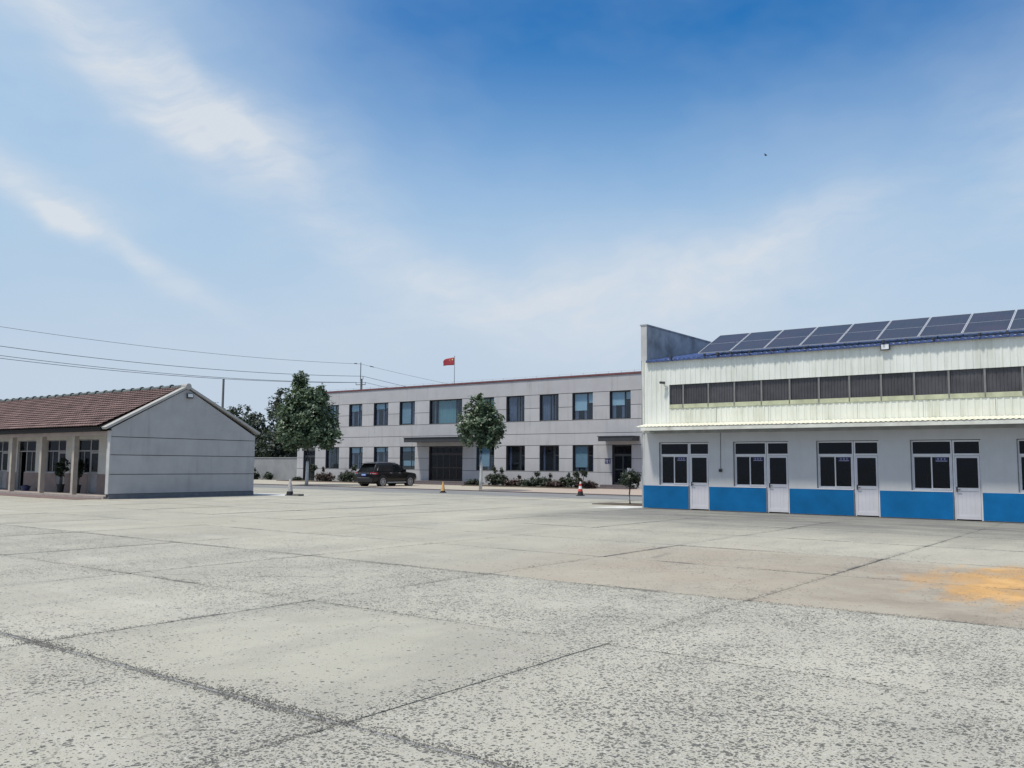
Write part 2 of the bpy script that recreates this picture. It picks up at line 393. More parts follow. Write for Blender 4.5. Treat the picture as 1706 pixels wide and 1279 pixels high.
c = n.mix(n.map(n.noise(n.scale(pos, 0.25, 1.1, 1), 0.7, 6, 0.65), 0.52, 0.72, 0, 0.5), c, (0.27, 0.26, 0.235))
c = n.mix(n.map(fine, 0.40, 0.62, 0.0, 0.45), c, (0.52, 0.513, 0.475))
c = n.mix(n.map(n.noise(pos, 120, 3, 0.75), 0.50, 0.68, 0.0, n.m('ADD', 0.30, n.m('MULTIPLY', wear, 0.30))), c, (0.15, 0.15, 0.142))
c = n.mix(n.m('MULTIPLY', wear, 0.35), c, (0.45, 0.445, 0.41))
c = n.mix(1.0, c, n.comb(tone, tone, tone), 'MULTIPLY')
c = n.mix(1.0, c, (1.0, 0.982, 0.935), 'MULTIPLY')
# tan dusty zone further out, one field of slabs dusted brown
tanm = n.m('MULTIPLY', n.map(py, 9.5, 13.0, 0, 1, True), n.map(py, 27.0, 20.0, 0, 1, True))
tanm = n.m('MULTIPLY', tanm, n.map(n.noise(pos, 0.22, 4, 0.6), 0.35, 0.62, 0.0, 0.7))
c = n.mix(n.m('MULTIPLY', tanm, 0.7), c, (0.385, 0.355, 0.292))
pyw = n.m('ADD', py, n.m('MULTIPLY', n.m('SUBTRACT', n.noise(pos, 0.5, 4, 0.6), 0.5), 1.6))
fld = n.m('MULTIPLY', n.m('MULTIPLY', n.map(py, 10.66, 10.74, 0, 1), n.map(pyw, 17.4, 16.2, 0, 1)), n.map(px, -11.0, -7.0, 0, 1, True))
str2 = n.noise(n.scale(n.vm('ADD', pos, (5, 2, 0)), 0.5, 0.5, 1), 1.3, 6, 0.68)
c = n.mix(n.m('MULTIPLY', fld, n.map(str2, 0.30, 0.60, 0.30, 0.85)), c, (0.345, 0.300, 0.243))
c = n.mix(n.m('MULTIPLY', n.m('MULTIPLY', fld, n.map(px, -6.5, -3.0, 0.15, 0.9)), n.map(n.noise(pos, 0.75, 6, 0.7), 0.42, 0.62, 0.0, 0.85)), c, (0.25, 0.215, 0.175))
# rust stain by the right hand joint
rs = n.noise(n.vm('ADD', n.scale(pos, 1, 1, 1), n.vm('MULTIPLY', n.noise(pos, 0.9, 3, 0.6, col=True), (0.8, 0.8, 0))), 0.9, 4, 0.6)
rust = n.m('MULTIPLY', blob(-1.25, 14.9, 2.4, 2.9, 2.4), n.map(rs, 0.30, 0.55, 0.30, 1.0))
c = n.mix(n.m('MULTIPLY', rust, 0.92), c, n.mix(n.map(rs, 0.5, 0.66), (0.50, 0.285, 0.10), (0.62, 0.37, 0.145)))
# darker streaked band in front of the workshop, dark drifts near the lane
wm = n.m('MULTIPLY', n.map(py, 19.5, 27.5, 0, 1, True), n.map(px, -18.5, -16.5, 0, 1))
wm = n.m('MULTIPLY', wm, n.map(n.noise(n.scale(pos, 0.35, 1.3, 1), 0.9, 5, 0.65), 0.32, 0.60, 0.5, 1.0))
c = n.mix(n.m('MULTIPLY', wm, 0.95), c, (0.15, 0.15, 0.144))
dm = n.m('MULTIPLY', n.map(py, 29.0, 36.5, 0, 1, True), n.map(n.noise(n.scale(pos, 0.16, 0.6, 1), 1.0, 5, 0.6), 0.40, 0.62))
c = n.mix(n.m('MULTIPLY', dm, 0.55), c, (0.21, 0.215, 0.21))
# hairline cracks wandering over a few slabs
cw = n.vm('ADD', pos, n.vm('MULTIPLY', n.noise(pos, 1.6, 5, 0.7, col=True), (0.55, 0.55, 0.0)))
ck = n.vor(cw, 0.42, 'DISTANCE_TO_EDGE').outputs['Distance']
cm = n.m('MULTIPLY', n.map(ck, 0.008, 0.003, 0, 1), n.map(n.noise(pos, 0.21, 3, 0.6), 0.55, 0.63, 0, 0.55))
c = n.mix(cm, c, (0.12, 0.118, 0.11))
# exposed aggregate and pits
patch = n.noise(pos, 0.62, 5, 0.66)
patch2 = n.noise(n.scale(pos, 1, 1, 1), 2.6, 4, 0.7)
pm = n.m('MULTIPLY', n.map(patch, 0.34, 0.64, 0.12, 1.25), n.map(patch2, 0.30, 0.62, 0.35, 1.0))
along = n.map(n.noise(pos, 0.75, 4, 0.6), 0.36, 0.62, 0.12, 1.0)
edge = n.m('MULTIPLY', edge, along)
near_edge = n.m('MULTIPLY', n.m('MULTIPLY', edge, chip), 0.5)
dens = n.m('ADD', n.m('MULTIPLY', wear, pm), near_edge)
pw = n.vm('ADD', pos, n.vm('MULTIPLY', n.noise(pos, 38, 3, 0.6, col=True), (0.02, 0.02, 0.0)))
pits = None
for scl, amp in ((26, 0.50), (47, 0.42), (80, 0.4)):
    v = n.vor(pw, scl)
    rnd = n.sep(v.outputs['Color'])[0]
    on = n.m('LESS_THAN', rnd, n.m('MULTIPLY', dens, {26: 0.82, 47: 0.78, 80: 0.60}[scl]))
    rad = n.m('MULTIPLY', n.sep(v.outputs['Color'])[1], 0.28)
    dot = n.m('MULTIPLY', n.map(v.outputs['Distance'], n.m('ADD', rad, 0.28), n.m('ADD', rad, 0.10), 0, 1), on)
    pits = dot if pits is None else n.m('MAXIMUM', pits, dot)
c = n.mix(n.m('MULTIPLY', pits, 0.86), c, (0.065, 0.066, 0.068))
v = n.vor(pw, 30)
on = n.m('LESS_THAN', n.sep(v.outputs['Color'])[2], n.m('MULTIPLY', dens, 0.22))
lightst = n.m('MULTIPLY', n.map(v.outputs['Distance'], 0.40, 0.22), on)
c = n.mix(n.m('MULTIPLY', lightst, 0.7), c, (0.52, 0.515, 0.50))
# dirt gathered in the broken slab edges
ed = n.m('ADD', n.m('MULTIPLY', edge, chip), n.m('MULTIPLY', n.m('SUBTRACT', n.noise(pos, 9, 5, 0.75), 0.5), 1.1))
ed = n.m('MULTIPLY', n.map(ed, 0.50, 0.82, 0.0, 0.85), n.map(edge, 0.02, 0.2))
c = n.mix(ed, c, (0.115, 0.115, 0.115))
hgt = n.m('SUBTRACT', n.m('ADD', n.m('MULTIPLY', fine, 0.25), n.m('MULTIPLY', lightst, 0.4)), n.m('ADD', pits, n.m('MULTIPLY', ed, 0.8)))
nor = n.bump(hgt, 0.8, 0.010)
principled(n, out, c, 0.9, 0, nor, 0.3)
MAT['yard'] = m

m, n, out = new_mat('joint_dirt')
pos = n.n('ShaderNodeNewGeometry').outputs['Position']
c = n.mix(n.map(n.noise(pos, 40, 4, 0.7), 0.35, 0.65), (0.10, 0.097, 0.088), (0.25, 0.243, 0.22))
principled(n, out, c, 0.95, 0, n.bump(n.noise(pos, 60, 4), 1, 0.02))
MAT['joint'] = m
m, n, out = new_mat('lane_asphalt')
pos = n.n('ShaderNodeNewGeometry').outputs['Position']
c = n.mix(n.map(n.noise(n.scale(pos, 0.2, 0.7, 1), 1.0, 5, 0.6), 0.35, 0.65), (0.14, 0.143, 0.15), (0.23, 0.235, 0.236))
c = n.mix(n.map(n.noise(pos, 40, 3), 0.45, 0.7, 0, 0.4), c, (0.3, 0.3, 0.3))
principled(n, out, c, 0.9, 0, n.bump(n.noise(pos, 60, 4), 1, 0.006))
MAT['lane'] = m
m, n, out = new_mat('pavement_bricks')
pos = n.n('ShaderNodeNewGeometry').outputs['Position']
bt = n.n('ShaderNodeTexBrick'); n.put(bt.inputs['Vector'], pos)
bt.inputs['Scale'].default_value = 4.5; bt.inputs['Mortar Size'].default_value = 0.015
bt.inputs['Color1'].default_value = (0.42, 0.375, 0.32, 1); bt.inputs['Color2'].default_value = (0.38, 0.325, 0.285, 1); bt.inputs['Mortar'].default_value = (0.25, 0.23, 0.21, 1)
z1 = n.map(n.noise(n.scale(pos, 0.25, 0.6, 1), 1.0, 3), 0.42, 0.6)
c = n.mix(n.m('MULTIPLY', z1, 0.55), bt.outputs[0], (0.40, 0.40, 0.31))
z2 = n.m('MULTIPLY', n.map(px_ := n.sep(pos)[0], -36.0, -33.0, 0, 1), 0.3)
c = n.mix(z2, c, (0.38, 0.25, 0.23))
principled(n, out, c, 0.9)
MAT['paving'] = m
m, n, out = new_mat('open_ground')
pos = n.n('ShaderNodeNewGeometry').outputs['Position']
c = n.mix(n.map(n.noise(pos, 0.3, 6, 0.65), 0.35, 0.65), (0.28, 0.275, 0.26), (0.36, 0.355, 0.335))
principled(n, out, c, 0.95, 0, n.bump(n.noise(pos, 30, 4), 1, 0.01))
MAT['ground'] = m

# ------------------------------------------------------------------ mesh builder
class MB:
    def __init__(s):
        s.v = []; s.f = []
    def add(s, vs, fs):
        o = len(s.v); s.v += [tuple(p) for p in vs]; s.f += [tuple(i + o for i in f) for f in fs]
        return s
    def box(s, x0, x1, y0, y1, z0, z1):
        vs = [(x, y, z) for z in (z0, z1) for y in (y0, y1) for x in (x0, x1)]
        return s.add(vs, [(0, 2, 3, 1), (4, 5, 7, 6), (0, 1, 5, 4), (2, 6, 7, 3), (0, 4, 6, 2), (1, 3, 7, 5)])
    def prism(s, poly, axis, a, b):
        """poly: 2-D outline; axis x -> (y,z), y -> (x,z), z -> (x,y)"""
        k = len(poly)
        def P(p, t):
            return {'x': (t, p[0], p[1]), 'y': (p[0], t, p[1]), 'z': (p[0], p[1], t)}[axis]
        vs = [P(p, a) for p in poly] + [P(p, b) for p in poly]
        fs = [tuple(range(k))[::-1], tuple(range(k, 2 * k))] + [(i, (i + 1) % k, k + (i + 1) % k, k + i) for i in range(k)]
        return s.add(vs, fs)
    def tube(s, pts, rad, seg=8, caps=True):
        pts = [Vector(p) for p in pts]
        if not isinstance(rad, (list, tuple)):
            rad = [rad] * len(pts)
        vs = []; fs = []
        for i, p in enumerate(pts):
            t = (pts[min(i + 1, len(pts) - 1)] - pts[max(i - 1, 0)])
            t = t.normalized() if t.length > 1e-9 else Vector((0, 0, 1))
            a = t.cross(Vector((0, 0, 1)))
            a = Vector((1, 0, 0)) if a.length < 1e-3 else a.normalized()
            b = t.cross(a)
            for k in range(seg):
                q = 2 * pi * k / seg
                vs.append(p + (a * cos(q) + b * sin(q)) * rad[i])
        for i in range(len(pts) - 1):
            for k in range(seg):
                k2 = (k + 1) % seg
                fs.append((i * seg + k, i * seg + k2, (i + 1) * seg + k2, (i + 1) * seg + k))
        if caps:
            fs.append(tuple(range(seg))); fs.append(tuple(range((len(pts) - 1) * seg, len(pts) * seg)))
        return s.add(vs, fs)
    def lathe(s, prof, cx, cy, seg=16):
        return s.tube([(cx, cy, z) for r, z in prof], [max(r, 1e-4) for r, z in prof], seg)
    def ell(s, c, r, seg=10, rings=6):
        vs = []; fs = []
        for i in range(rings + 1):
            t = pi * i / rings
            for k in range(seg):
                q = 2 * pi * k / seg
                vs.append((c[0] + r[0] * sin(t) * cos(q), c[1] + r[1] * sin(t) * sin(q), c[2] + r[2] * cos(t)))
        for i in range(rings):
            for k in range(seg):
                fs.append((i * seg + k, i * seg + (k + 1) % seg, (i + 1) * seg + (k + 1) % seg, (i + 1) * seg + k))
        return s.add(vs, fs)
    def rib_sheet(s, x0, x1, z0, z1, y, pitch=0.21, depth=0.025, thick=0.004, phase=0.0):
        """vertical profiled sheet facing -Y"""
        xs = []
        k = math.floor((x0 - phase) / pitch) - 1
        pts = []
        while phase + k * pitch < x1 + pitch:
            b = phase + k * pitch
            pts += [(b, 0), (b + pitch * 0.62, 0), (b + pitch * 0.70, 1), (b + pitch * 0.92, 1)]
            k += 1
        prof = []
        def at(x):
            for (a, ya), (b, yb) in zip(pts, pts[1:]):
                if a <= x <= b:
                    return ya + (yb - ya) * (x - a) / max(b - a, 1e-9)
            return 0
        prof = [(x0, at(x0))] + [p for p in pts if x0 < p[0] < x1] + [(x1, at(x1))]
        fr = [(x, y - depth * d_) for x, d_ in prof]
        bk = [(x, y - depth * d_ + thick) for x, d_ in prof]
        return s.prism(fr + bk[::-1], 'z', z0, z1)
    def build(s, name, mat, parent=None, smooth=False, fix=True, off=None):
        if off is None:
            off = Vector((0, 0, 0))
            p = parent
            while p is not None:
                off = off + p.location; p = p.parent
        me = bpy.data.meshes.new(name)
        me.from_pydata([(v[0] - off[0], v[1] - off[1], v[2] - off[2]) for v in s.v], [], s.f)
        if fix:
            bm = bmesh.new(); bm.from_mesh(me)
            bmesh.ops.recalc_face_normals(bm, faces=bm.faces)
            bm.to_mesh(me); bm.free()
        if smooth:
            me.polygons.foreach_set('use_smooth', [True] * len(me.polygons))
        me.materials.append(MAT[mat])
        o = bpy.data.objects.new(name, me)
        COL.objects.link(o)
        if parent is not None:
            o.parent = parent
        return o
def tag(o, label=None, cat=None, group=None, kind=None):
    if label: o['label'] = label
    if cat: o['category'] = cat
    if group: o['group'] = group
    if kind: o['kind'] = kind
    return o
def thing(name, label, cat, loc, group=None):
    o = bpy.data.objects.new(name, None)
    o.empty_display_size = 0.2
    COL.objects.link(o); o.location = loc
    return tag(o, label, cat, group)
def copy_part(src, parent, off=(0, 0, 0), kids=True):
    c = src.copy(); COL.objects.link(c); c.parent = parent
    c.location = src.location + Vector(off)
    if kids:
        for ch in list(src.children):
            copy_part(ch, c, (0, 0, 0))
    return c
def holed(mb, x0, x1, z0, z1, y0, y1, holes):
    xs = sorted({x0, x1, *[q for h_ in holes for q in h_[:2] if x0 < q < x1]})
    zs = sorted({z0, z1, *[q for h_ in holes for q in h_[2:] if z0 < q < z1]})
    def solid(i, k):
        if not (0 <= i < len(xs) - 1 and 0 <= k < len(zs) - 1):
            return False
        cx = (xs[i] + xs[i + 1]) / 2; cz = (zs[k] + zs[k + 1]) / 2
        return not any(h_[0] < cx < h_[1] and h_[2] < cz < h_[3] for h_ in holes)
    for i in range(len(xs) - 1):
        for k in range(len(zs) - 1):
            if not solid(i, k):
                continue
            a, b, c_, d_ = xs[i], xs[i + 1], zs[k], zs[k + 1]
            q = lambda *p: mb.add(p, [(0, 1, 2, 3)])
            q((a, y0, c_), (b, y0, c_), (b, y0, d_), (a, y0, d_))
            q((a, y1, c_), (a, y1, d_), (b, y1, d_), (b, y1, c_))
            if not solid(i - 1, k): q((a, y0, c_), (a, y0, d_), (a, y1, d_), (a, y1, c_))
            if not solid(i + 1, k): q((b, y0, c_), (b, y1, c_), (b, y1, d_), (b, y0, d_))
            if not solid(i, k - 1): q((a, y0, c_), (a, y1, c_), (b, y1, c_), (b, y0, c_))
            if not solid(i, k + 1): q((a, y0, d_), (b, y0, d_), (b, y1, d_), (a, y1, d_))
    return mb

# ================================================================== GROUND
gm = MB(); gm.add([(-700, -500, -0.12), (700, -500, -0.12), (700, 900, -0.12), (-700, 900, -0.12)], [(0, 1, 2, 3)])
tag(gm.build('ground', 'ground'), kind='structure')
yard = MB().box(-62, 14, -14, 38.0, -0.11, -0.016).build('concrete_yard', 'joint')
tag(yard, kind='structure')
XJ = [-4.35 + 4.125 * k for k in range(-14, 5)]
YJ = [-9.4, -6.05, -2.7, 0.65, 4.0, 7.25, 10.68, 14.05, 17.1, 20.5, 23.9, 27.3, 30.7, 34.2, 38.0]
def slab(x0, x1, y0, y1):
    cx, cy = (x0 + x1) / 2, (y0 + y1) / 2
    dist = sqrt(cx * cx + cy * cy)
    step = 0.045 if dist < 9 else (0.09 if dist < 16 else 0.35)
    chipA = 1.0 if dist < 14 else 0.8
    gap0 = 0.0055
    ring = []
    def walk(ax, ay, bx, by, nx, ny):
        gap = 0.024 if (abs(ay - 4.0) < 0.01 and abs(by - 4.0) < 0.01) else gap0
        L = sqrt((bx - ax) ** 2 + (by - ay) ** 2); k = max(2, int(L / step))
        for i in range(k):
            t = i / k
            x = ax + (bx - ax) * t; y = ay + (by - ay) * t
            nn = mnoise.fractal(Vector((x * 3.1, y * 3.1, cx * 7.7 + cy * 3.3)), 0.7, 2.1, 5)
            n2 = mnoise.noise(Vector((x * 0.5, y * 0.5, cx + 3 * cy)))
            dpt = gap + max(0.0, nn * 0.030 * (0.5 + n2 * 1.2) + n2 * 0.006) * chipA
            if i == 0:
                dpt = gap + 0.02
                ring.append((x + nx * dpt + (bx - ax) / L * dpt, y + ny * dpt + (by - ay) / L * dpt)); continue
            ring.append((x + nx * dpt, y + ny * dpt))
    walk(x0, y0, x1, y0, 0, 1); walk(x1, y0, x1, y1, -1, 0); walk(x1, y1, x0, y1, 0, -1); walk(x0, y1, x0, y0, 1, 0)
    k = len(ring)
    ins = 0.17
    inner = []
    for (x, y) in ring:
        inner.append((min(max(x, x0 + ins), x1 - ins), min(max(y, y0 + ins), y1 - ins)))
    # drop repeated corner points of the inner ring by keeping it as separate verts but merging equal ones
    uniq = []; idx = []
    for p in inner:
        if uniq and abs(uniq[-1][0] - p[0]) < 1e-6 and abs(uniq[-1][1] - p[1]) < 1e-6:
            idx.append(len(uniq) - 1)
        else:
            uniq.append(p); idx.append(len(uniq) - 1)
    if abs(uniq[0][0] - uniq[-1][0]) < 1e-6 and abs(uniq[0][1] - uniq[-1][1]) < 1e-6:
        last = len(uniq) - 1; uniq.pop(); idx = [0 if i == last else i for i in idx]
    tilt = R.uniform(-0.004, 0.004)
    T = lambda x, y: tilt * (x - cx) / 2
    vs = [(x, y, -0.034) for x, y in ring] + [(x, y, -0.006 + T(x, y)) for x, y in ring] + [(x, y, T(x, y)) for x, y in uniq]
    fs = []
    for i in range(k):
        j = (i + 1) % k
        fs.append((i, j, k + j, k + i))
        a, b_ = 2 * k + idx[i], 2 * k + idx[j]
        fs.append((k + i, k + j, b_, a) if a != b_ else (k + i, k + j, a))
    fs.append(tuple(2 * k + i for i in range(len(uniq))))
    me = bpy.data.meshes.new('concrete_slab')
    me.from_pydata(vs, [], fs)
    at = me.attributes.new('edge', 'FLOAT', 'POINT')
    at.data.foreach_set('value', [1.0] * (2 * k) + [0.0] * len(uniq))
    me.materials.append(MAT['yard'])
    o = bpy.data.objects.new('concrete_slab', me)
    COL.objects.link(o); o.parent = yard
    o['tone'] = R.uniform(0.95, 1.05) * 1.0
    o['chip'] = R.uniform(0.45, 1.0)
    if -8.4 < cx < -4.4 and 4 < cy < 7.25: o['tone'] = 0.95
for i in range(len(XJ) - 1):
    for j in range(len(YJ) - 1):
        x0, x1, y0, y1 = XJ[i], XJ[i + 1], YJ[j], YJ[j + 1]
        if x1 < -38 and y0 > 20.4 and y1 < 31: continue
        if x0 > -16.8 and y0 > 30.6: continue
        if x0 > -17 and y1 > 31.4: y1 = 31.3
        # keep only slabs near the view cone
        keep = False
        for (cx, cy) in ((x0, y0), (x1, y0), (x0, y1), (x1, y1), ((x0 + x1) / 2, (y0 + y1) / 2)):
            a = atan2(-cx, cy)
            if cy > -3 and -0.1 - 0.25 < a < 1.25 + 0.15 or (cx * cx + cy * cy) < 49: keep = True
        if keep: slab(x0, x1, y0, y1)
# old mortar strip lying in the wide joint
mv = []; mf = []
kk = 0
for i in range(int(13 / 0.05)):
    x = -14.5 + i * 0.05
    a_ = 0.018 + 0.012 * mnoise.noise(Vector((x * 2.5, 1, 0))); b_ = 0.018 + 0.012 * mnoise.noise(Vector((x * 2.5, 7, 0)))
    o_ = 0.008 * mnoise.noise(Vector((x * 0.8, 3, 0)))
    zt = -0.006 - max(0, mnoise.noise(Vector((x * 1.7, 9, 0)))) * 0.02
    mv += [(x, 4.0 - a_ + o_, -0.036), (x, 4.0 - a_ * 0.8 + o_, zt), (x, 4.0 + b_ * 0.8 + o_, zt), (x, 4.0 + b_ + o_, -0.036)]
mo_ = MB(); mo_.add(mv, [(4 * i + j, 4 * i + j + 1, 4 * i + 4 + j + 1, 4 * i + 4 + j) for i in range(len(mv) // 4 - 1) for j in range(3)])
mo_.build('joint_mortar', 'old_mortar', yard, fix=False)
# loose grit in the joints
gb = MB()
def grit(x, y, s_, z=0.0):
    h_ = s_ * R.uniform(0.25, 0.5); a = R.uniform(0, pi); e = R.uniform(0.6, 1.0)
    c, sn = cos(a) * s_, sin(a) * s_
    base = [(x + c, y + sn, z), (x - sn * e, y + c * e, z), (x - c, y - sn, z), (x + sn * e, y - c * e, z)]
    top = [(x + (bx - x) * 0.5, y + (by - y) * 0.5, z + h_) for bx, by, _ in base]
    gb.add(base + top, [(0, 1, 5, 4), (1, 2, 6, 5), (2, 3, 7, 6), (3, 0, 4, 7), (4, 5, 6, 7)])
def joint_grit(ax, ay, bx, by, per_m, spread):
    L = sqrt((bx - ax) ** 2 + (by - ay) ** 2)
    for _ in range(int(L * per_m)):
        t = R.random(); x = ax + (bx - ax) * t; y = ay + (by - ay) * t
        dn = mnoise.noise(Vector((x * 0.9, y * 0.9, 5.0)))
        if R.random() > 0.5 + dn: continue
        o_ = R.gauss(0, spread)
        nx, ny = -(by - ay) / L, (bx - ax) / L
        grit(x + nx * o_, y + ny * o_, R.uniform(0.0035, 0.0095), -0.012 if abs(o_) < 0.012 else -0.002)
joint_grit(-12, 3.975, -2, 3.975, 260, 0.022)
joint_grit(-12, 4.03, -2, 4.03, 150, 0.03)
joint_grit(-12, 3.99, -2, 3.99, 260, 0.085)
joint_grit(-8.4, 4.0, -4.3, 4.0, 260, 0.05)
joint_grit(-4.35, 2, -4.35, 12, 150, 0.03)
joint_grit(-4.33, 2, -4.33, 4.1, 420, 0.022)
joint_grit(-8.48, 3.2, -8.48, 4.5, 300, 0.03)
joint_grit(-24, 10.66, -0.2, 10.66, 320, 0.05)
joint_grit(-4.35, 12.5, -4.35, 20, 150, 0.04)
joint_grit(-8.48, 13, -8.48, 18, 120, 0.04)
joint_grit(-9, 17.1, -1, 17.1, 130, 0.06)
joint_grit(-16, 7.25, -0.2, 7.25, 110, 0.07)
joint_grit(-8.48, 2, -8.48, 11, 90, 0.04)
tag(gb.build('joint_grit', 'joint', fix=False), label='dark grit and crumbs along the worn slab joints', cat='grit', kind='stuff')

# lane, pavement, aprons
lane = MB().box(-120, 40, 38.0, 43.2, -0.11, -0.004).build('lane', 'lane'); tag(lane, kind='structure')
pv = MB().box(-120, -17.5, 43.2, 54.45, -0.11, 0.05).build('pavement', 'paving'); tag(pv, kind='structure')
kb = MB().box(-120, -17.5, 43.08, 43.2, -0.11, 0.055).build('kerb', 'step'); tag(kb, kind='structure')
ap = MB().box(-41.5, -36.1, 29.0, 30.6, -0.03, 0.012).build('pale_concrete_strip', 'paler_conc'); tag(ap, kind='structure')
ap2 = MB().prism([(-18.6, 29.9), (-17.2, 30.3), (-17.05, 31.3), (-17.05, 32.3), (-18.2, 31.7)], 'z', -0.03, 0.012).build('pale_concrete_corner', 'paler_conc'); tag(ap2, kind='structure')
bd = MB().box(-20.2, -17.15, 32.6, 34.2, -0.03, 0.03).build('soil_bed', 'soil'); tag(bd, kind='structure')
bd2 = MB().box(-43.6, -33.3, 51.6, 54.4, 0.0, 0.10).build('planting_bed', 'soil'); tag(bd2, kind='structure')
bd3 = MB().box(-66.0, -50.6, 51.9, 54.4, 0.0, 0.10).build('planting_bed', 'soil'); tag(bd3, kind='structure')
ap3 = MB().box(-62, -38.35, 19.4, 20.62, -0.03, 0.02).build('brick_apron', 'brick_apron'); tag(ap3, kind='structure')

# ================================================================== OFFICE BUILDING (two storeys, centre)
YC = 54.5
XL, XR = -66.35, -17.6
cb = thing('office_building', 'long two-storey grey office building with dark windows and red roof edge', 'building', (-42, YC, 0))
UPW = [(-65.5, -63.8, 'none'), (-62.4, -60.74, 'lilacside'), (-59.38, -57.68, 'blind30'), (-56.23, -54.44, 'blind25'), (-53.10, -51.29, 'dimblind'), (-49.65, -46.08, 'teal'),
       (-44.59, -42.80, 'blind30'), (-41.59, -39.83, 'lilac'), (-38.42, -36.68, 'lilac'), (-35.47, -33.69, 'blind65'), (-32.29, -30.57, 'blind50'),
       (-29.1, -27.4, 'none'), (-25.9, -24.2, 'none')]
LOW = [(-62.37, -60.56, 'curtain'), (-59.24, -57.50, 'blind25'), (-56.11, -54.35, 'blind20'), (-52.96, -51.20, 'low'), (-44.55, -42.73, 'blue85'),
       (-41.57, -39.76, 'curtain'), (-38.40, -36.63, 'curtain'), (-35.44, -33.65, 'blind85'), (-29.1, -27.4, 'none'), (-25.9, -24.2, 'none')]
ZU0, ZU1, ZL0, ZL1 = 4.96, 6.96, 1.19, 3.13
DOORS = [(-49.62, -45.97, 0.30, 3.13), (-32.10, -30.52, 0.30, 3.13), (-65.45, -63.80, 0.12, 2.85)]
holes = [(a, b_, ZU0, ZU1) for a, b_, k in UPW] + [(a, b_, ZL0, ZL1) for a, b_, k in LOW] + [(a, b_, 0.0, z1) for a, b_, z0, z1 in DOORS]
wallc = MB()
holed(wallc, XL, XR, 0.0, 8.13, YC + 0.03, YC + 0.27, holes)
wallc.box(XL, XL + 0.24, YC + 0.275, 66, 0, 8.13).box(XR - 0.24, XR, YC + 0.275, 66, 0, 8.13).box(XL, XR, 66, 66.24, 0, 8.13)
wallc.build('wall', 'cb_groove', cb, fix=False)
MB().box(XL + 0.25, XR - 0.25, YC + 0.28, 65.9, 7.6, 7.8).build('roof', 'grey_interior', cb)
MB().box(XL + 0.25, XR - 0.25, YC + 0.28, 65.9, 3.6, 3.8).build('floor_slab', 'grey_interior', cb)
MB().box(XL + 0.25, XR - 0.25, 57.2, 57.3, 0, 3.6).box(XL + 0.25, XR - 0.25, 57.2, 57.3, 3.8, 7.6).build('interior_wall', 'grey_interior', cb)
ZB = [0.0, 1.18, 2.16, 3.13, 4.0, 4.955, 5.95, 6.965, 8.13]
g2 = 0.018
def panel(x0, x1, z0, z1):
    MB().box(x0, x1, YC, YC + 0.027, z0 + g2, z1 - g2).build('wall_panel', 'cb_wall', cb)
    # cheek pieces of openings are the wall edges themselves
for bi in range(8):
    z0, z1 = ZB[bi], ZB[bi + 1]
    zc = (z0 + z1) / 2
    cuts = sorted([(h_[0], h_[1]) for h_ in holes if h_[2] < zc < h_[3]])
    x = XL
    for a, b_ in cuts:
        if a - x > 0.05: panel(x, a, z0 + (0.02 if bi == 0 else 0), z1)
        x = b_
    panel(x, XR, z0 + (0.02 if bi == 0 else 0), z1)
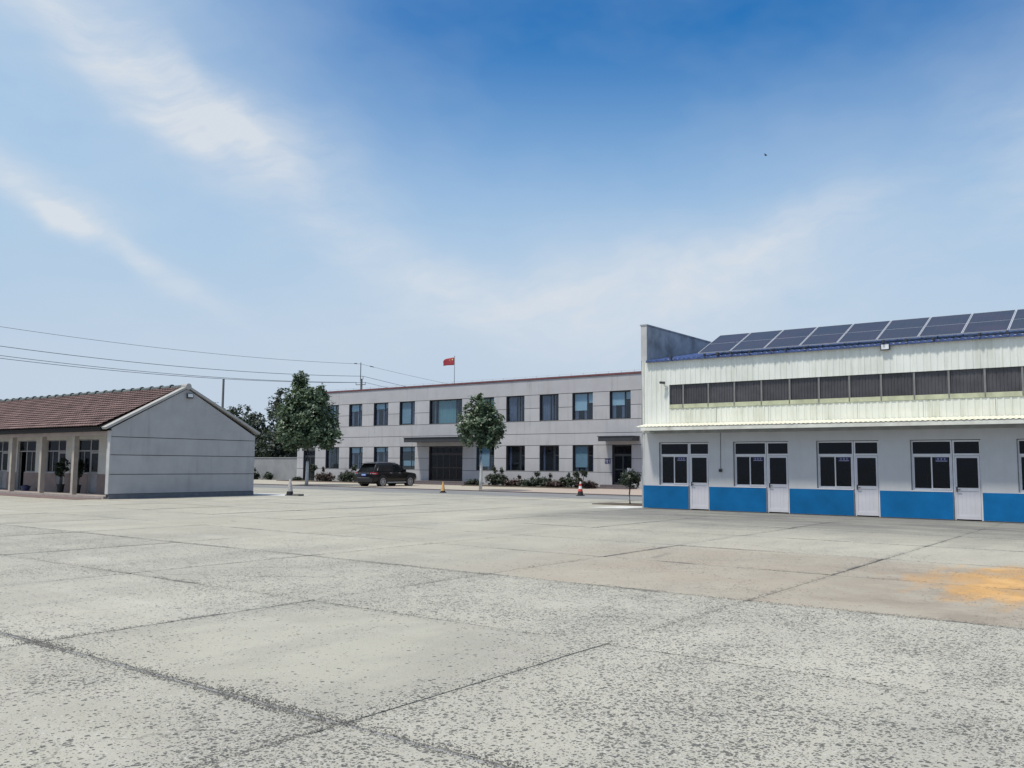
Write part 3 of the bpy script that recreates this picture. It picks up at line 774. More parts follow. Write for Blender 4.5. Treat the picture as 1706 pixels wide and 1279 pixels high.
# painted reveals
def reveal(x0, x1, z0, z1, parent, mat, y0, y1):
    t = 0.012
    MB().box(x0, x0 + t, y0, y1, z0, z1).box(x1 - t, x1, y0, y1, z0, z1).box(x0 + t, x1 - t, y0, y1, z1 - t, z1).box(x0 + t, x1 - t, y0, y1, z0, z0 + t).build('reveal', mat, parent)
def office_window(x0, x1, z0, z1, kind, wide=False):
    yf = YC + 0.16
    fr = MB(); e = 0.055
    x0 += 0.013; x1 -= 0.013; z0 += 0.013; z1 -= 0.013
    fr.box(x0, x0 + e, yf, yf + 0.06, z0, z1).box(x1 - e, x1, yf, yf + 0.06, z0, z1)
    fr.box(x0 + e, x1 - e, yf, yf + 0.06, z0, z0 + e).box(x0 + e, x1 - e, yf, yf + 0.06, z1 - e, z1)
    W = x1 - x0
    ms = [x0 + W * 0.21, x0 + W * 0.80] if wide else [x0 + W * 0.69]
    for mx in ms:
        fr.box(mx - 0.035, mx + 0.035, yf + 0.002, yf + 0.058, z0 + e, z1 - e)
    if not wide:
        zc = z0 + (z1 - z0) * 0.62
        fr.box(ms[0] + 0.035, x1 - e, yf + 0.004, yf + 0.056, zc - 0.03, zc + 0.03)
    wobj = fr.build('window', 'dark_frame', cb)
    bounds = [x0 + e] + [q for mx in ms for q in (mx - 0.035, mx + 0.035)] + [x1 - e]
    for i in range(0, len(bounds), 2):
        MB().box(bounds[i], bounds[i + 1], yf + 0.026, yf + 0.034, z0 + e, z1 - e).build('pane', 'glass', wobj)
    sub = Vector(cb.location)
    def blind(a, b_, frac, mat, low=0.0):
        mb = MB(); zt = z1 - 0.05; zb = z1 - 0.05 - (z1 - z0 - 0.1) * frac
        k = max(2, int((zt - zb) / 0.075))
        for i in range(k):
            za = zt - (zt - zb) * (i + 1) / k + 0.006; zz = zt - (zt - zb) * i / k
            mb.add([(a, yf + 0.10, za), (b_, yf + 0.10, za), (b_, yf + 0.125, zz), (a, yf + 0.125, zz)], [(0, 1, 2, 3)])
        mb.build('blind', mat, wobj, fix=False)
    def curtain(a, b_, mat, zb=None):
        mb = MB(); k = max(6, int((b_ - a) / 0.06)); zb = z0 + 0.03 if zb is None else zb
        vs = []
        for i in range(k + 1):
            x = a + (b_ - a) * i / k; y = yf + 0.17 + 0.03 * sin(i * 1.9)
            vs += [(x, y, zb), (x, y, z1 - 0.04)]
        mb.add(vs, [(2 * i, 2 * i + 2, 2 * i + 3, 2 * i + 1) for i in range(k)])
        mb.build('curtain', mat, wobj, fix=False)
    mx = ms[0]
    if kind.startswith('blind') or kind.startswith('blue'):
        f = int(kind[5:]) / 100 if kind.startswith('blind') else int(kind[4:]) / 100
        mat = 'blind' if f < 0.7 else 'blind_grey'
        blind(x0 + 0.06, mx - 0.04, f, mat)
        if f < 0.7: blind(mx + 0.04, x1 - 0.06, f * (0.85 if f < 0.4 else 0.55), mat)
        else: curtain(mx + 0.3, x1 - 0.05, 'curtain_lilac')
        curtain(x0 + 0.05, x0 + 0.35, 'curtain_lilac'); curtain(mx - 0.35, mx, 'curtain_lilac')
    elif kind == 'teal':
        curtain(ms[0] + 0.0, ms[1] - 0.02, 'curtain_teal')
        curtain(x1 - 0.25, x1 - 0.08, 'curtain_lilac'); curtain(x0 + 0.3, x0 + 0.5, 'curtain_lilac')
    elif kind == 'dimblind':
        blind(x0 + 0.06, mx - 0.04, 0.95, 'blind_grey')
        curtain(mx, x1 - 0.1, 'curtain_lilac')
    elif kind in ('lilac',):
        curtain(x0 + 0.08, x0 + 0.75, 'curtain_lilac'); curtain(mx - 0.25, mx + 0.12, 'curtain_lilac')
    elif kind == 'lilacside':
        curtain(x1 - 1.0, x1 - 0.55, 'blind'); curtain(x0 + 0.1, x0 + 0.5, 'curtain_lilac')
    elif kind == 'curtain':
        curtain(x0 + 0.15, x0 + 0.32, 'curtain_lilac'); curtain(mx - 0.08, mx + 0.06, 'curtain_lilac')
    elif kind == 'low':
        blind(x0 + 0.06, x1 - 0.06, 0.18, 'blind_grey')
        mb = MB().box(x0 + 0.1, x1 - 0.1, yf + 0.2, yf + 0.22, z0 + 0.32, z0 + 0.75).build('curtain', 'blind_grey', wobj)
    MB().box(x0 - 0.01, x1 + 0.01, YC + 0.01, yf - 0.003, z0 - 0.012, z0 + 0.008).build('window_sill', 'coping', wobj)
for a, b_, k in UPW: office_window(a, b_, ZU0, ZU1, k, k == 'teal')
for a, b_, k in LOW: office_window(a, b_, ZL0, ZL1, k)
# main entrance
def office_door(x0, x1, z0, z1, mat, leaves, transom, strips):
    yf = YC + 0.17
    fr = MB(); e = 0.07
    fr.box(x0, x0 + e, yf, yf + 0.08, z0, z1).box(x1 - e, x1, yf, yf + 0.08, z0, z1).box(x0 + e, x1 - e, yf, yf + 0.08, z1 - e, z1)
    fr.box(x0 + e, x1 - e, yf + 0.002, yf + 0.078, transom - 0.04, transom + 0.04)
    fr.box(x0, x1, yf - 0.02, yf + 0.1, z0 - 0.03, z0)
    dobj = fr.build('door', mat, cb)
    W = (x1 - x0 - 2 * e) / leaves
    for i in range(leaves):
        a = x0 + e + W * i; b_ = a + W
        lf = MB(); s_ = 0.05
        lf.box(a + 0.006, a + s_, yf + 0.01, yf + 0.06, z0 + 0.01, transom - 0.045).box(b_ - s_, b_ - 0.006, yf + 0.01, yf + 0.06, z0 + 0.01, transom - 0.045)
        lf.box(a + s_, b_ - s_, yf + 0.01, yf + 0.06, z0 + 0.01, z0 + 0.14).box(a + s_, b_ - s_, yf + 0.01, yf + 0.06, transom - 0.12, transom - 0.045)
        lf.box(a + s_, b_ - s_, yf + 0.012, yf + 0.058, z0 + 1.02, z0 + 1.1)
        lf.build('door_leaf', mat, dobj)
        MB().box(a + s_, b_ - s_, yf + 0.03, yf + 0.036, z0 + 0.14, transom - 0.12).build('pane', 'glass_dark', dobj)
        MB().box(a + 0.02, b_ - 0.02, yf + 0.03, yf + 0.036, transom + 0.04, z1 - e).build('pane', 'glass_dark', dobj)
    if strips:
        st = MB(); k = 22
        for i in range(k):
            a = x0 + 0.1 + (x1 - x0 - 0.2) * i / k
            st.add([(a, yf + 0.12 + 0.01 * (i % 2), z0 + 0.05), (a + 0.13, yf + 0.13, z0 + 0.05), (a + 0.13, yf + 0.13, z1 - 0.5), (a, yf + 0.12 + 0.01 * (i % 2), z1 - 0.5)], [(0, 1, 2, 3)])
        tag(st.build('strip_curtain', 'strip_curtain', dobj, fix=False))
    return dobj
office_door(-49.60, -45.99, 0.33, 3.11, 'redbrown_frame', 5, 2.55, True)
dd = office_door(-32.08, -30.54, 0.33, 3.11, 'dark_frame', 2, 2.45, False)
MB().box(-30.95, -30.60, YC + 0.12, YC + 0.165, 1.15, 1.5).build('notice', 'white_print', dd)
office_door(-65.43, -63.82, 0.15, 2.83, 'dark_frame', 2, 2.35, False)
# canopies over the two doors
MB().box(-51.0, -44.6, 52.95, YC - 0.003, 3.47, 3.50).box(-51.0, -44.6, 52.93, 52.97, 3.44, 3.80).box(-51.0, -50.96, 52.97, YC - 0.003, 3.50, 3.80).box(-44.64, -44.6, 52.97, YC - 0.003, 3.50, 3.80).box(-51.08, -44.52, 52.87, YC - 0.003, 3.80, 3.84).build('canopy', 'dark_metal', cb)
MB().box(-32.62, -29.92, 53.5, YC - 0.003, 3.40, 3.43).box(-32.62, -29.92, 53.46, 53.5, 3.36, 3.68).box(-32.62, -32.58, 53.5, YC - 0.003, 3.43, 3.68).box(-29.96, -29.92, 53.5, YC - 0.003, 3.43, 3.68).box(-32.68, -29.86, 53.42, YC - 0.003, 3.68, 3.73).build('canopy', 'dark_metal', cb)
# steps
MB().box(-50.6, -44.2, 52.6, YC - 0.002, 0.02, 0.17).build('step', 'step', cb)
MB().box(-50.3, -44.5, 53.0, YC - 0.004, 0.172, 0.32).build('step', 'step', cb)
MB().box(-33.0, -30.1, 53.3, YC - 0.002, 0.02, 0.17).build('step', 'step', cb)
MB().box(-32.6, -30.3, 53.65, YC - 0.004, 0.172, 0.32).build('step', 'step', cb)
# roof edge with lightning conductor
MB().box(XL - 0.06, XR + 0.06, YC - 0.06, YC + 0.33, 8.13, 8.26).build('roof_coping', 'coping_red', cb)
lc = MB()
k = 0
x = XL
while x < XR:
    lc.tube([(x, YC + 0.1, 8.26), (x, YC + 0.1, 8.42)], 0.012, 5); x += 1.06
lc.tube([(XL, YC + 0.1, 8.40), (XR, YC + 0.1, 8.40)], 0.007, 5)
tag(lc.build('lightning_conductor', 'steel', cb), kind='stuff')

# number plate beside the side door
pl = thing('wall_plaque', 'small dark blue plaque with white characters beside the side door', 'sign', (-32.45, YC - 0.012, 1.98))
MB().box(-32.68, -32.22, YC - 0.016, YC - 0.001, 1.81, 2.15).build('plaque_board', 'sign_blue', pl)
for j, cx in enumerate((-32.58, -32.45, -32.31)):
    g_ = MB()
    w_ = 0.04
    g_.box(cx - w_ * 0.22, cx + w_ * 0.22, YC - 0.021, YC - 0.0165, 1.87, 2.09)
    for zz, ww in ((2.06, 1.0), (1.99, 1.1), (1.90, 0.7)) if j != 1 else ((2.04, 0.8), (1.88, 0.9)):
        g_.box(cx - w_ * ww, cx + w_ * ww, YC - 0.0225, YC - 0.0212, zz - 0.008, zz + 0.008)
    g_.build('character', 'white_print', pl)

# flag on the roof
fl = thing('flagpole', 'thin flagpole with red flag on the office roof', 'flag', (-47.9, 55.6, 7.8))
MB().tube([(-47.9, 55.6, 7.8), (-47.9, 55.6, 10.66)], [0.035, 0.022], 8).ell((-47.9, 55.6, 10.68), (0.04, 0.04, 0.04)).build('pole', 'steel', fl)
fv = []; nx_, nz_ = 16, 8
def flagp(u, v):
    x = -47.92 - 1.22 * u
    y = 55.6 + 0.10 * sin(u * 7.0 + v * 1.2) * u - 0.1 * u
    z = 10.58 - 0.64 * v - 0.20 * u * u * (1 - v) - 0.10 * max(0, u - 0.8) * (1 - v) * 3 + 0.0 * v
    return (x, y, z)
for i in range(nx_ + 1):
    for j in range(nz_ + 1):
        fv.append(flagp(i / nx_, j / nz_))
mb = MB(); mb.add(fv, [(i * (nz_ + 1) + j, (i + 1) * (nz_ + 1) + j, (i + 1) * (nz_ + 1) + j + 1, i * (nz_ + 1) + j + 1) for i in range(nx_) for j in range(nz_)])
fo = mb.build('flag_cloth', 'flag_red', fl, smooth=True, fix=False)
sm = fo.modifiers.new('solid', 'SOLIDIFY'); sm.thickness = 0.006; sm.offset = 0
def star(u, v, r):
    pts = []
    for i in range(10):
        rr = r if i % 2 == 0 else r * 0.4
        a = pi / 2 + i * pi / 5
        x, y, z = flagp(u + rr * cos(a) / 1.22, v - rr * sin(a) / 0.64)
        pts.append((x, y - 0.012, z))
    x, y, z = flagp(u, v)
    pts.append((x, y - 0.012, z))
    MB().add(pts, [(10, i, (i + 1) % 10) for i in range(10)]).build('star', 'flag_yellow', fo, fix=False)
star(0.17, 0.26, 0.10)
for u, v in ((0.34, 0.10), (0.41, 0.2), (0.41, 0.34), (0.34, 0.45)): star(u, v, 0.035)

# planter box by the entrance
po = thing('planter_box', 'small red planter box at the left of the main entrance', 'planter', (-50.95, 53.9, 0.05))
MB().box(-51.2, -50.7, 53.7, 54.1, 0.05, 0.42).build('box', 'pot_red', po)
MB().box(-51.25, -50.65, 53.65, 54.15, 0.42, 0.50).build('rim', 'pot_red', po)

# ================================================================== WORKSHOP (right)
YR = 31.4
RX0, RX1 = -17.05, 4.3
rb = thing('workshop_building', 'white metal workshop with blue painted base and solar roof', 'building', (-8, YR, 0))
sets = [-16.35, -13.27, -10.18, -7.08, -3.98, -0.88, 2.2]
hl = []
for L in sets:
    hl += [(L, L + 1.25, 0.90, 2.58), (L + 1.25, L + 2.10, 0.0, 2.58)]
mb = MB(); holed(mb, RX0, RX1, 0, 3.0, YR, YR + 0.16, hl)
mb.box(RX1, RX1 + 0.2, YR, 45, 0, 6.5).box(RX0 + 0.26, RX1, 44.8, 45, 0, 6.5)
mb.build('wall', 'rb_wall', rb, fix=False)
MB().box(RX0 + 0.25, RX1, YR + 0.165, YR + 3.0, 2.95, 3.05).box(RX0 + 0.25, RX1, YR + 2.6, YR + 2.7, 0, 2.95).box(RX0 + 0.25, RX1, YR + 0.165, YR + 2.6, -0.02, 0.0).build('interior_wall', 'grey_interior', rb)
# slim vertical ribs of the lower wall sheets
rbm = MB()
x = RX0 + 0.15
while x < RX1:
    for z0, z1 in ((0.90, 3.0),):
        inside = [h_ for h_ in hl if h_[0] - 0.012 < x < h_[1] + 0.012]
        if not inside: rbm.box(x - 0.006, x + 0.006, YR - 0.0018, YR - 0.0005, z0, z1)
        else: rbm.box(x - 0.006, x + 0.006, YR - 0.0018, YR - 0.0005, 2.60, z1)
    x += 0.15
tag(rbm.build('wall_rib', 'rb_wall', rb), kind='stuff')
# blue base panels between doors
x = RX0 + 0.004
for L in sets:
    MB().box(x, L + 1.245, YR - 0.018, YR - 0.001, 0.012, 0.885).build('base_panel', 'dado', rb)
    x = L + 2.105
MB().box(x, RX1, YR - 0.018, YR - 0.001, 0.012, 0.885).build('base_panel', 'dado', rb) if x < RX1 else None
# window + door sets
def doorset(L, parent):
    y = YR + 0.075; t = 0.05
    def fbox(mb, x0, x1, z0, z1, e=0.042, dy=0.0):
        mb.box(x0, x0 + e, y + dy, y + t + dy, z0, z1).box(x1 - e, x1, y + dy, y + t + dy, z0, z1)
        mb.box(x0 + e, x1 - e, y + dy, y + t + dy, z0, z0 + e).box(x0 + e, x1 - e, y + dy, y + t + dy, z1 - e, z1)
    wf = MB(); fbox(wf, L + 0.02, L + 1.245, 0.92, 2.56)
    wf.box(L + 0.062, L + 1.203, y - 0.004, y + t + 0.004, 2.05, 2.12)
    win = wf.build('window', 'white_pvc', parent)
    sl = MB(); fbox(sl, L + 0.062, L + 0.645, 0.962, 2.05, 0.036, 0.028); sl.build('sash', 'white_pvc', win)
    sr = MB(); fbox(sr, L + 0.612, L + 1.203, 0.964, 2.048, 0.036, -0.024); sr.build('sash', 'white_pvc', win)
    for a, b_, c_, d_ in ((L + 0.062, L + 1.203, 2.12, 2.518), (L + 0.098, L + 0.609, 0.998, 2.014), (L + 0.648, L + 1.167, 1.0, 2.012)):
        MB().box(a, b_, y + 0.022, y + 0.028, c_, d_).build('pane', 'glass_dark', win)
    MB().box(L, L + 1.25, YR - 0.025, y - 0.002, 0.887, 0.917).build('window_sill', 'white_pvc', win)
    df = MB(); x0, x1 = L + 1.262, L + 2.092
    df.box(x0, x0 + 0.05, y, y + t, 0.0, 2.56).box(x1 - 0.05, x1, y, y + t, 0.0, 2.56).box(x0 + 0.05, x1 - 0.05, y, y + t, 2.51, 2.56).box(x0 + 0.05, x1 - 0.05, y - 0.003, y + t + 0.003, 2.06, 2.13)
    dr = df.build('door', 'white_pvc', parent)
    MB().box(x0 + 0.05, x1 - 0.05, y + 0.022, y + 0.028, 2.13, 2.51).build('pane', 'glass_dark', dr)
    lf = MB(); a, b_ = x0 + 0.056, x1 - 0.056; yy = y - 0.012
    lf.box(a, a + 0.052, yy, yy + 0.045, 0.03, 2.05).box(b_ - 0.052, b_, yy, yy + 0.045, 0.03, 2.05)
    lf.box(a + 0.052, b_ - 0.052, yy, yy + 0.045, 1.985, 2.05).box(a + 0.052, b_ - 0.052, yy, yy + 0.045, 0.93, 1.03).box(a + 0.052, b_ - 0.052, yy, yy + 0.045, 0.03, 0.15)
    lf.box(a + 0.052, b_ - 0.052, yy + 0.014, yy + 0.03, 0.15, 0.93)
    for i in range(1, 5):
        xx = a + 0.052 + (b_ - a - 0.104) * i / 5
        lf.box(xx - 0.003, xx + 0.003, yy + 0.010, yy + 0.0135, 0.155, 0.925)
    lf.build('door_leaf', 'door_white', dr)
    MB().box(a + 0.052, b_ - 0.052, yy + 0.018, yy + 0.024, 1.03, 1.985).build('pane', 'glass_dark', dr)
    MB().box(a + 0.02, a + 0.06, yy - 0.012, yy - 0.001, 0.90, 1.06).box(a + 0.025, a + 0.15, yy - 0.05, yy - 0.035, 0.955, 0.98).box(a + 0.03, a + 0.05, yy - 0.035, yy - 0.012, 0.955, 0.98).build('door_handle', 'dark_metal', dr)
    reveal(L + 0.001, L + 0.018, 0.905, 2.575, win, 'mullion', YR + 0.004, y)
    return win, dr
w0, d0 = doorset(sets[0], rb)
wins = [w0]
for L in sets[1:6]:
    off = (L - sets[0], 0, 0)
    wins.append(copy_part(w0, rb, off)); copy_part(d0, rb, off)
# things behind the panes differ from room to room
for i, a, b_, z0, z1, mt in ((0, 0.12, 0.40, 1.0, 2.0, 'room_curtain'), (1, 0.66, 1.14, 1.0, 1.35, 'room_cabinet'), (2, 0.12, 0.62, 1.0, 2.0, 'room_curtain'), (3, 0.14, 0.60, 1.02, 1.95, 'room_curtain'), (3, 0.68, 1.0, 1.0, 1.22, 'room_cabinet'), (0, 0.70, 1.1, 1.0, 1.3, 'room_cabinet'), (4, 0.2, 0.6, 1.0, 2.0, 'room_curtain')):
    L = sets[i]; mb = MB(); k = 14; yv = YR + (0.22 if mt == 'room_curtain' else 0.5)
    if mt == 'room_curtain':
        vs = []
        for q in range(k + 1):
            x = L + a + (b_ - a) * q / k; y = yv + 0.02 * sin(q * 2.1)
            vs += [(x, y, z0), (x, y, z1)]
        mb.add(vs, [(2 * q, 2 * q + 2, 2 * q + 3, 2 * q + 1) for q in range(k)])
    else:
        mb.box(L + a, L + b_, yv, yv + 0.3, z0 - 0.4, z1)
    mb.build('curtain' if mt == 'room_curtain' else 'cabinet', mt, wins[i], fix=False)
# window stickers with a line of white marks
ordw = ['leftmost', 'second', 'third', 'fourth']
for i, L in enumerate(sets[:4]):
    cx = L + 0.93; y = YR + 0.072
    st = thing('window_sign', 'small blue sign with white marks on the %s workshop window from the left' % ordw[i] if i else 'small blue sign with white marks on the leftmost workshop window', 'sign', (cx, y, 1.93), 'signs on the workshop windows')
    MB().box(cx - 0.19, cx + 0.19, y - 0.005, y, 1.86, 2.02).build('sign_board', 'sign_blue', st)
    for k in range(3):
        gx_ = cx - 0.10 + 0.10 * k
        MB().box(gx_ - 0.028, gx_ + 0.028, y - 0.0085, y - 0.0055, 1.955, 1.967).box(gx_ - 0.006, gx_ + 0.006, y - 0.0105, y - 0.0086, 1.915, 1.985).box(gx_ - 0.022, gx_ + 0.022, y - 0.0085, y - 0.0055, 1.92, 1.93).build('character', 'dull_print', st)
    MB().box(cx - 0.17, cx + 0.17, y - 0.0075, y - 0.0055, 1.875, 1.893).build('underline', 'dull_print', st)
# cable and switch on the wall
sw = thing('wall_switch', 'small dark switch hanging on a cable between first and second doors', 'switch', (-13.77, YR - 0.02, 1.5))
MB().tube([(-13.77, YR - 0.012, 1.55), (-13.765, YR - 0.012, 2.0), (-13.76, YR - 0.012, 2.95)], 0.008, 6).build('cable', 'wire', sw)
MB().box(-13.83, -13.71, YR - 0.05, YR - 0.007, 1.45, 1.56).build('switch_box', 'dark_metal', sw)
MB().tube([(-13.77, YR - 0.05, 1.5), (-13.77, YR - 0.08, 1.5)], 0.03, 8).build('knob', 'black_rubber', sw)

# upper wall of profiled sheets
YU = YR - 0.02
ZT = 5.86
MB().box(RX0, -15.86, YR + 0.002, YR + 0.16, 3.0, ZT).box(-15.86, RX1, YR + 0.002, YR + 0.16, 3.0, 3.9).box(-15.86, RX1, YR + 0.002, YR + 0.16, 4.86, ZT).build('upper_wall', 'soffit', rb)
def sheet(x0, x1, z0, z1, mat='rb_sheet', y=YU):
    MB().rib_sheet(x0, x1, z0, z1, y, 0.21, 0.015, phase=-17.05).build('wall_sheet', mat, rb)
sheet(RX0 + 0.07, -15.87, 3.0, ZT)
x = -15.87
k = 0
while x < RX1:
    x2 = min(x + 1.05, RX1)
    sheet(x, x2, 4.84, ZT, y=YU - 0.001 * (k % 2))
    x = x2; k += 1
seams = [-15.865, -13.9, -11.87, -10.83, -8.72, -6.62, -4.5, -2.4, -0.3, 1.8, RX1]
for i in range(len(seams) - 1):
    sheet(seams[i] + 0.006, seams[i + 1] - 0.006, 3.0, 3.90, 'rb_sheet_low', y=YU - 0.003 * (i % 2))
MB().box(RX0, RX0 + 0.068, YU - 0.03, YR + 0.2, 3.0, ZT).build('corner_trim', 'fascia', rb)
MB().box(RX0 + 0.002, RX0 + 0.066, YR - 0.008, YR - 0.0005, 0.89, 3.0).build('corner_trim', 'conc_pale', rb)
# strip light panels with mullions and sill flashing
mull = [-15.28 + 1.05 * k for k in range(0, 20)]
edges = [-15.86] + [q for q in mull if q < RX1 - 0.2] + [RX1]
for i in range(len(edges) - 1):
    MB().rib_sheet(edges[i] + 0.02, edges[i + 1] - 0.02, 4.06, 4.86, YR + 0.05, 0.105, 0.015, phase=-15.8).build('light_panel', 'frp', rb)
    MB().box(edges[i], edges[i + 1] - 0.004, YU - 0.03, YU + 0.01, 3.905, 4.06).build('sill_flashing', 'sill_green', rb)
mo = MB().box(mull[0] - 0.03, mull[0] + 0.03, YR - 0.005, YR + 0.045, 4.061, 4.86).box(mull[0] - 0.018, mull[0] + 0.018, YU - 0.045, YU - 0.031, 3.93, 4.075).build('mullion', 'mullion', rb)
for q in mull[1:]:
    if q < RX1 - 0.2: copy_part(mo, rb, (q - mull[0], 0, 0))
# canopy along the facade
cs = MB()
pitch = 0.16
kx = int((RX1 + 0.3 - (-16.95)) / (pitch / 4))
vs = []
for i in range(kx + 1):
    x = -16.95 + i * pitch / 4
    hgt_ = (0, 1, 1, 0)[i % 4] * 0.02
    jit = 0.012 * mnoise.noise(Vector((x * 6, 0, 0)))
    vs += [(x, YU - 0.026, 3.30 + hgt_), (x, 30.572 + jit * 0.7, 3.17 + hgt_), (x, 30.572 + jit * 0.7, 3.16 + hgt_)]
cs.add(vs, [f for i in range(kx) for f in ((3 * i, 3 * i + 1, 3 * i + 4, 3 * i + 3), (3 * i + 1, 3 * i + 2, 3 * i + 5, 3 * i + 4))])
cs.build('canopy_sheet', 'canopy_sheet', rb, fix=False)
MB().box(-16.72, RX1 + 0.2, 30.585, 30.61, 3.02, 3.150).build('canopy_fascia', 'fascia', rb)
MB().box(-16.72, RX1 + 0.2, 30.611, YR - 0.03, 3.025, 3.04).box(-16.70, RX1, YR - 0.11, YR - 0.012, 2.93, 3.024).build('canopy_soffit', 'soffit', rb)
MB().box(-16.71, -16.45, 30.8, 31.2, 2.95, 3.022).build('canopy_bracket', 'fascia', rb)
# gable end wall rising above the roof
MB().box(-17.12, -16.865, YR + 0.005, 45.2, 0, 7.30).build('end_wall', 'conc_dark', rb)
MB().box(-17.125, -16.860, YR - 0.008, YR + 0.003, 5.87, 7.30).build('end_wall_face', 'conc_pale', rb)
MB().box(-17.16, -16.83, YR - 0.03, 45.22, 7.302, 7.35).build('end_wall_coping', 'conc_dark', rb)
# blue roof sheet
RSL = 0.17
vs = []; fs = []
pitch = 0.20
kx = int((RX1 + 0.2 + 16.85) / (pitch / 4))
cs = MB(); vs = []
for i in range(kx + 1):
    x = -16.85 + i * pitch / 4
    hg = (0, 1, 1, 0)[i % 4] * 0.035
    jy = 0.02 * mnoise.noise(Vector((x * 2.1, 3, 0))); jz = 0.015 * mnoise.noise(Vector((x * 1.3, 9, 0)))
    vs += [(x, 31.27 + jy, 5.83 + hg + jz - 0.06), (x, 31.27 + jy, 5.83 + hg + jz), (x, 38.3, 5.83 + RSL * 7.1 + hg), (x, 45.0, 5.83 + hg)]
cs.add(vs, [(4 * i + j, 4 * i + j + 1, 4 * i + 4 + j + 1, 4 * i + 4 + j) for i in range(kx) for j in range(3)])
cs.build('roof', 'blue_roof', rb, fix=False)
MB().box(-16.85, RX1 + 0.15, 31.235, 31.33, 5.775, 5.80).build('eave_flashing', 'blue_roof', rb)
lump = MB()
x = -16.3
while x < RX1:
    if R.random() < 0.75:
        lump.box(x, x + R.uniform(0.05, 0.10), 31.17, 31.30, 5.86, 5.86 + R.uniform(0.06, 0.11))
    x += R.uniform(0.5, 0.85)
tag(lump.build('roof_clip', 'dark_metal', rb), kind='stuff')
# solar panels
PW, PLN = 1.303, 2.31
ang = atan2(0.95, 2.1)
def slope(u, v, x0):   # u across, v up the slope
    return (x0 + u, 31.42 + v * cos(ang), 6.02 + v * sin(ang))
def pbox(mb, x0, u0, u1, v0, v1, t0, t1):
    nrm = Vector((0, -sin(ang), cos(ang)))
    vs = []
    for t in (t0, t1):
        for v in (v0, v1):
            for u in (u0, u1):
                vs.append(Vector(slope(u, v, x0)) + nrm * t)
    mb.add(vs, [(0, 2, 3, 1), (4, 5, 7, 6), (0, 1, 5, 4), (2, 6, 7, 3), (0, 4, 6, 2), (1, 3, 7, 5)])
onames = ['first', 'second', 'third', 'fourth', 'fifth', 'sixth', 'seventh', 'eighth', 'ninth', 'tenth', 'eleventh']
proto = None
for k in range(10):
    x0 = -14.66 + 1.325 * k
    lab = 'dark solar panel beside the end wall, leftmost of the roof row' if k == 0 else 'dark solar panel on the blue workshop roof, %s from the left end' % onames[k]
    sp = thing('solar_panel', lab, 'solar panel', (x0, 31.42, 6.02), 'solar panels along the workshop roof')
    if proto is None:
        fr = MB(); e = 0.021
        pbox(fr, x0, 0, e, 0, PLN, -0.035, 0.0); pbox(fr, x0, PW - e, PW, 0, PLN, -0.035, 0.0)
        pbox(fr, x0, e, PW - e, 0, e * 0.6, -0.035, 0.0); pbox(fr, x0, e, PW - e, PLN - e * 0.6, PLN, -0.035, 0.0)
        pbox(fr, x0, e, PW - e, PLN / 2 - 0.006, PLN / 2 + 0.006, -0.02, -0.004)
        f_ = fr.build('frame', 'alu', sp)
        for a, b_ in ((0.02, PLN / 2 - 0.007), (PLN / 2 + 0.007, PLN - 0.02)):
            c_ = MB(); pbox(c_, x0, e, PW - e, a, b_, -0.02, -0.005); c_.build('cell_sheet', 'cells', sp)
        rl = MB()
        for u in (0.25, PW - 0.25):
            pbox(rl, x0, u - 0.02, u + 0.02, 0.05, PLN - 0.05, -0.08, -0.037)
            rl.box(x0 + u - 0.02, x0 + u + 0.02, 33.2, 33.24, 6.13, 6.72)
        rl.build('mount_rail', 'steel', sp)
        proto = sp
    else:
        for ch in list(proto.children): copy_part(ch, sp)
# floodlight, camera
fo_ = thing('floodlight', 'black floodlight under the blue roof edge above the strip windows', 'lamp', (-7.73, YU - 0.05, 5.72), 'wall floodlights')
MB().box(-7.88, -7.58, YU - 0.14, YU - 0.08, 5.62, 5.84).build('housing', 'dark_metal', fo_)
MB().box(-7.85, -7.61, YU - 0.146, YU - 0.141, 5.65, 5.81).build('lamp_glass', 'lamp_glass', fo_)
MB().box(-7.78, -7.68, YU - 0.08, YU - 0.022, 5.68, 5.76).build('bracket', 'dark_metal', fo_)
cc = thing('security_camera', 'white bullet security camera at the left corner of the workshop wall', 'camera', (-16.0, YU - 0.05, 4.8))
MB().tube([(-16.0, YU - 0.023, 4.76), (-16.0, YU - 0.12, 4.80), (-16.03, YU - 0.16, 4.88)], 0.022, 8).box(-16.07, -15.93, YU - 0.045, YU - 0.023, 4.68, 4.83).build('bracket', 'white_cctv', cc)
MB().tube([(-15.98, YU - 0.14, 4.92), (-16.14, YU - 0.24, 4.93)], 0.05, 10).build('housing', 'dark_metal', cc, smooth=False)
MB().tube([(-16.14, YU - 0.24, 4.93), (-16.165, YU - 0.256, 4.93)], 0.042, 10).build('lens', 'black_rubber', cc)

# ================================================================== DORMITORY (left, tiled roof and porch)
LX = -38.0; LY0, LY1 = 20.75, 28.45; LXE = -62.0
lb = thing('dormitory_building', 'low grey building with red tiled roof and columned porch', 'building', (-50, 24.5, 0))
ridgeY, ridgeZ = 24.45, 5.18
eZ = 3.16
def gz(y):  # gable height
    return eZ + (ridgeZ - eZ) * (1 - abs(y - ridgeY) / (ridgeY - LY0))
gcore = MB().prism([(LY0 + 0.01, 0), (LY1 - 0.01, 0), (LY1 - 0.01, gz(LY1)), (ridgeY, ridgeZ), (LY0 + 0.01, gz(LY0))], 'x', LX - 0.25, LX - 0.028)
gcore.build('gable_wall', 'cb_groove', lb)
gb_ = [0.22, 1.10, 1.97, 2.78]
for i in range(3):
    MB().box(LX - 0.027, LX, LY0, LY1, gb_[i] + 0.016, gb_[i + 1] - 0.016).build('wall_panel', 'lb_wall', lb)
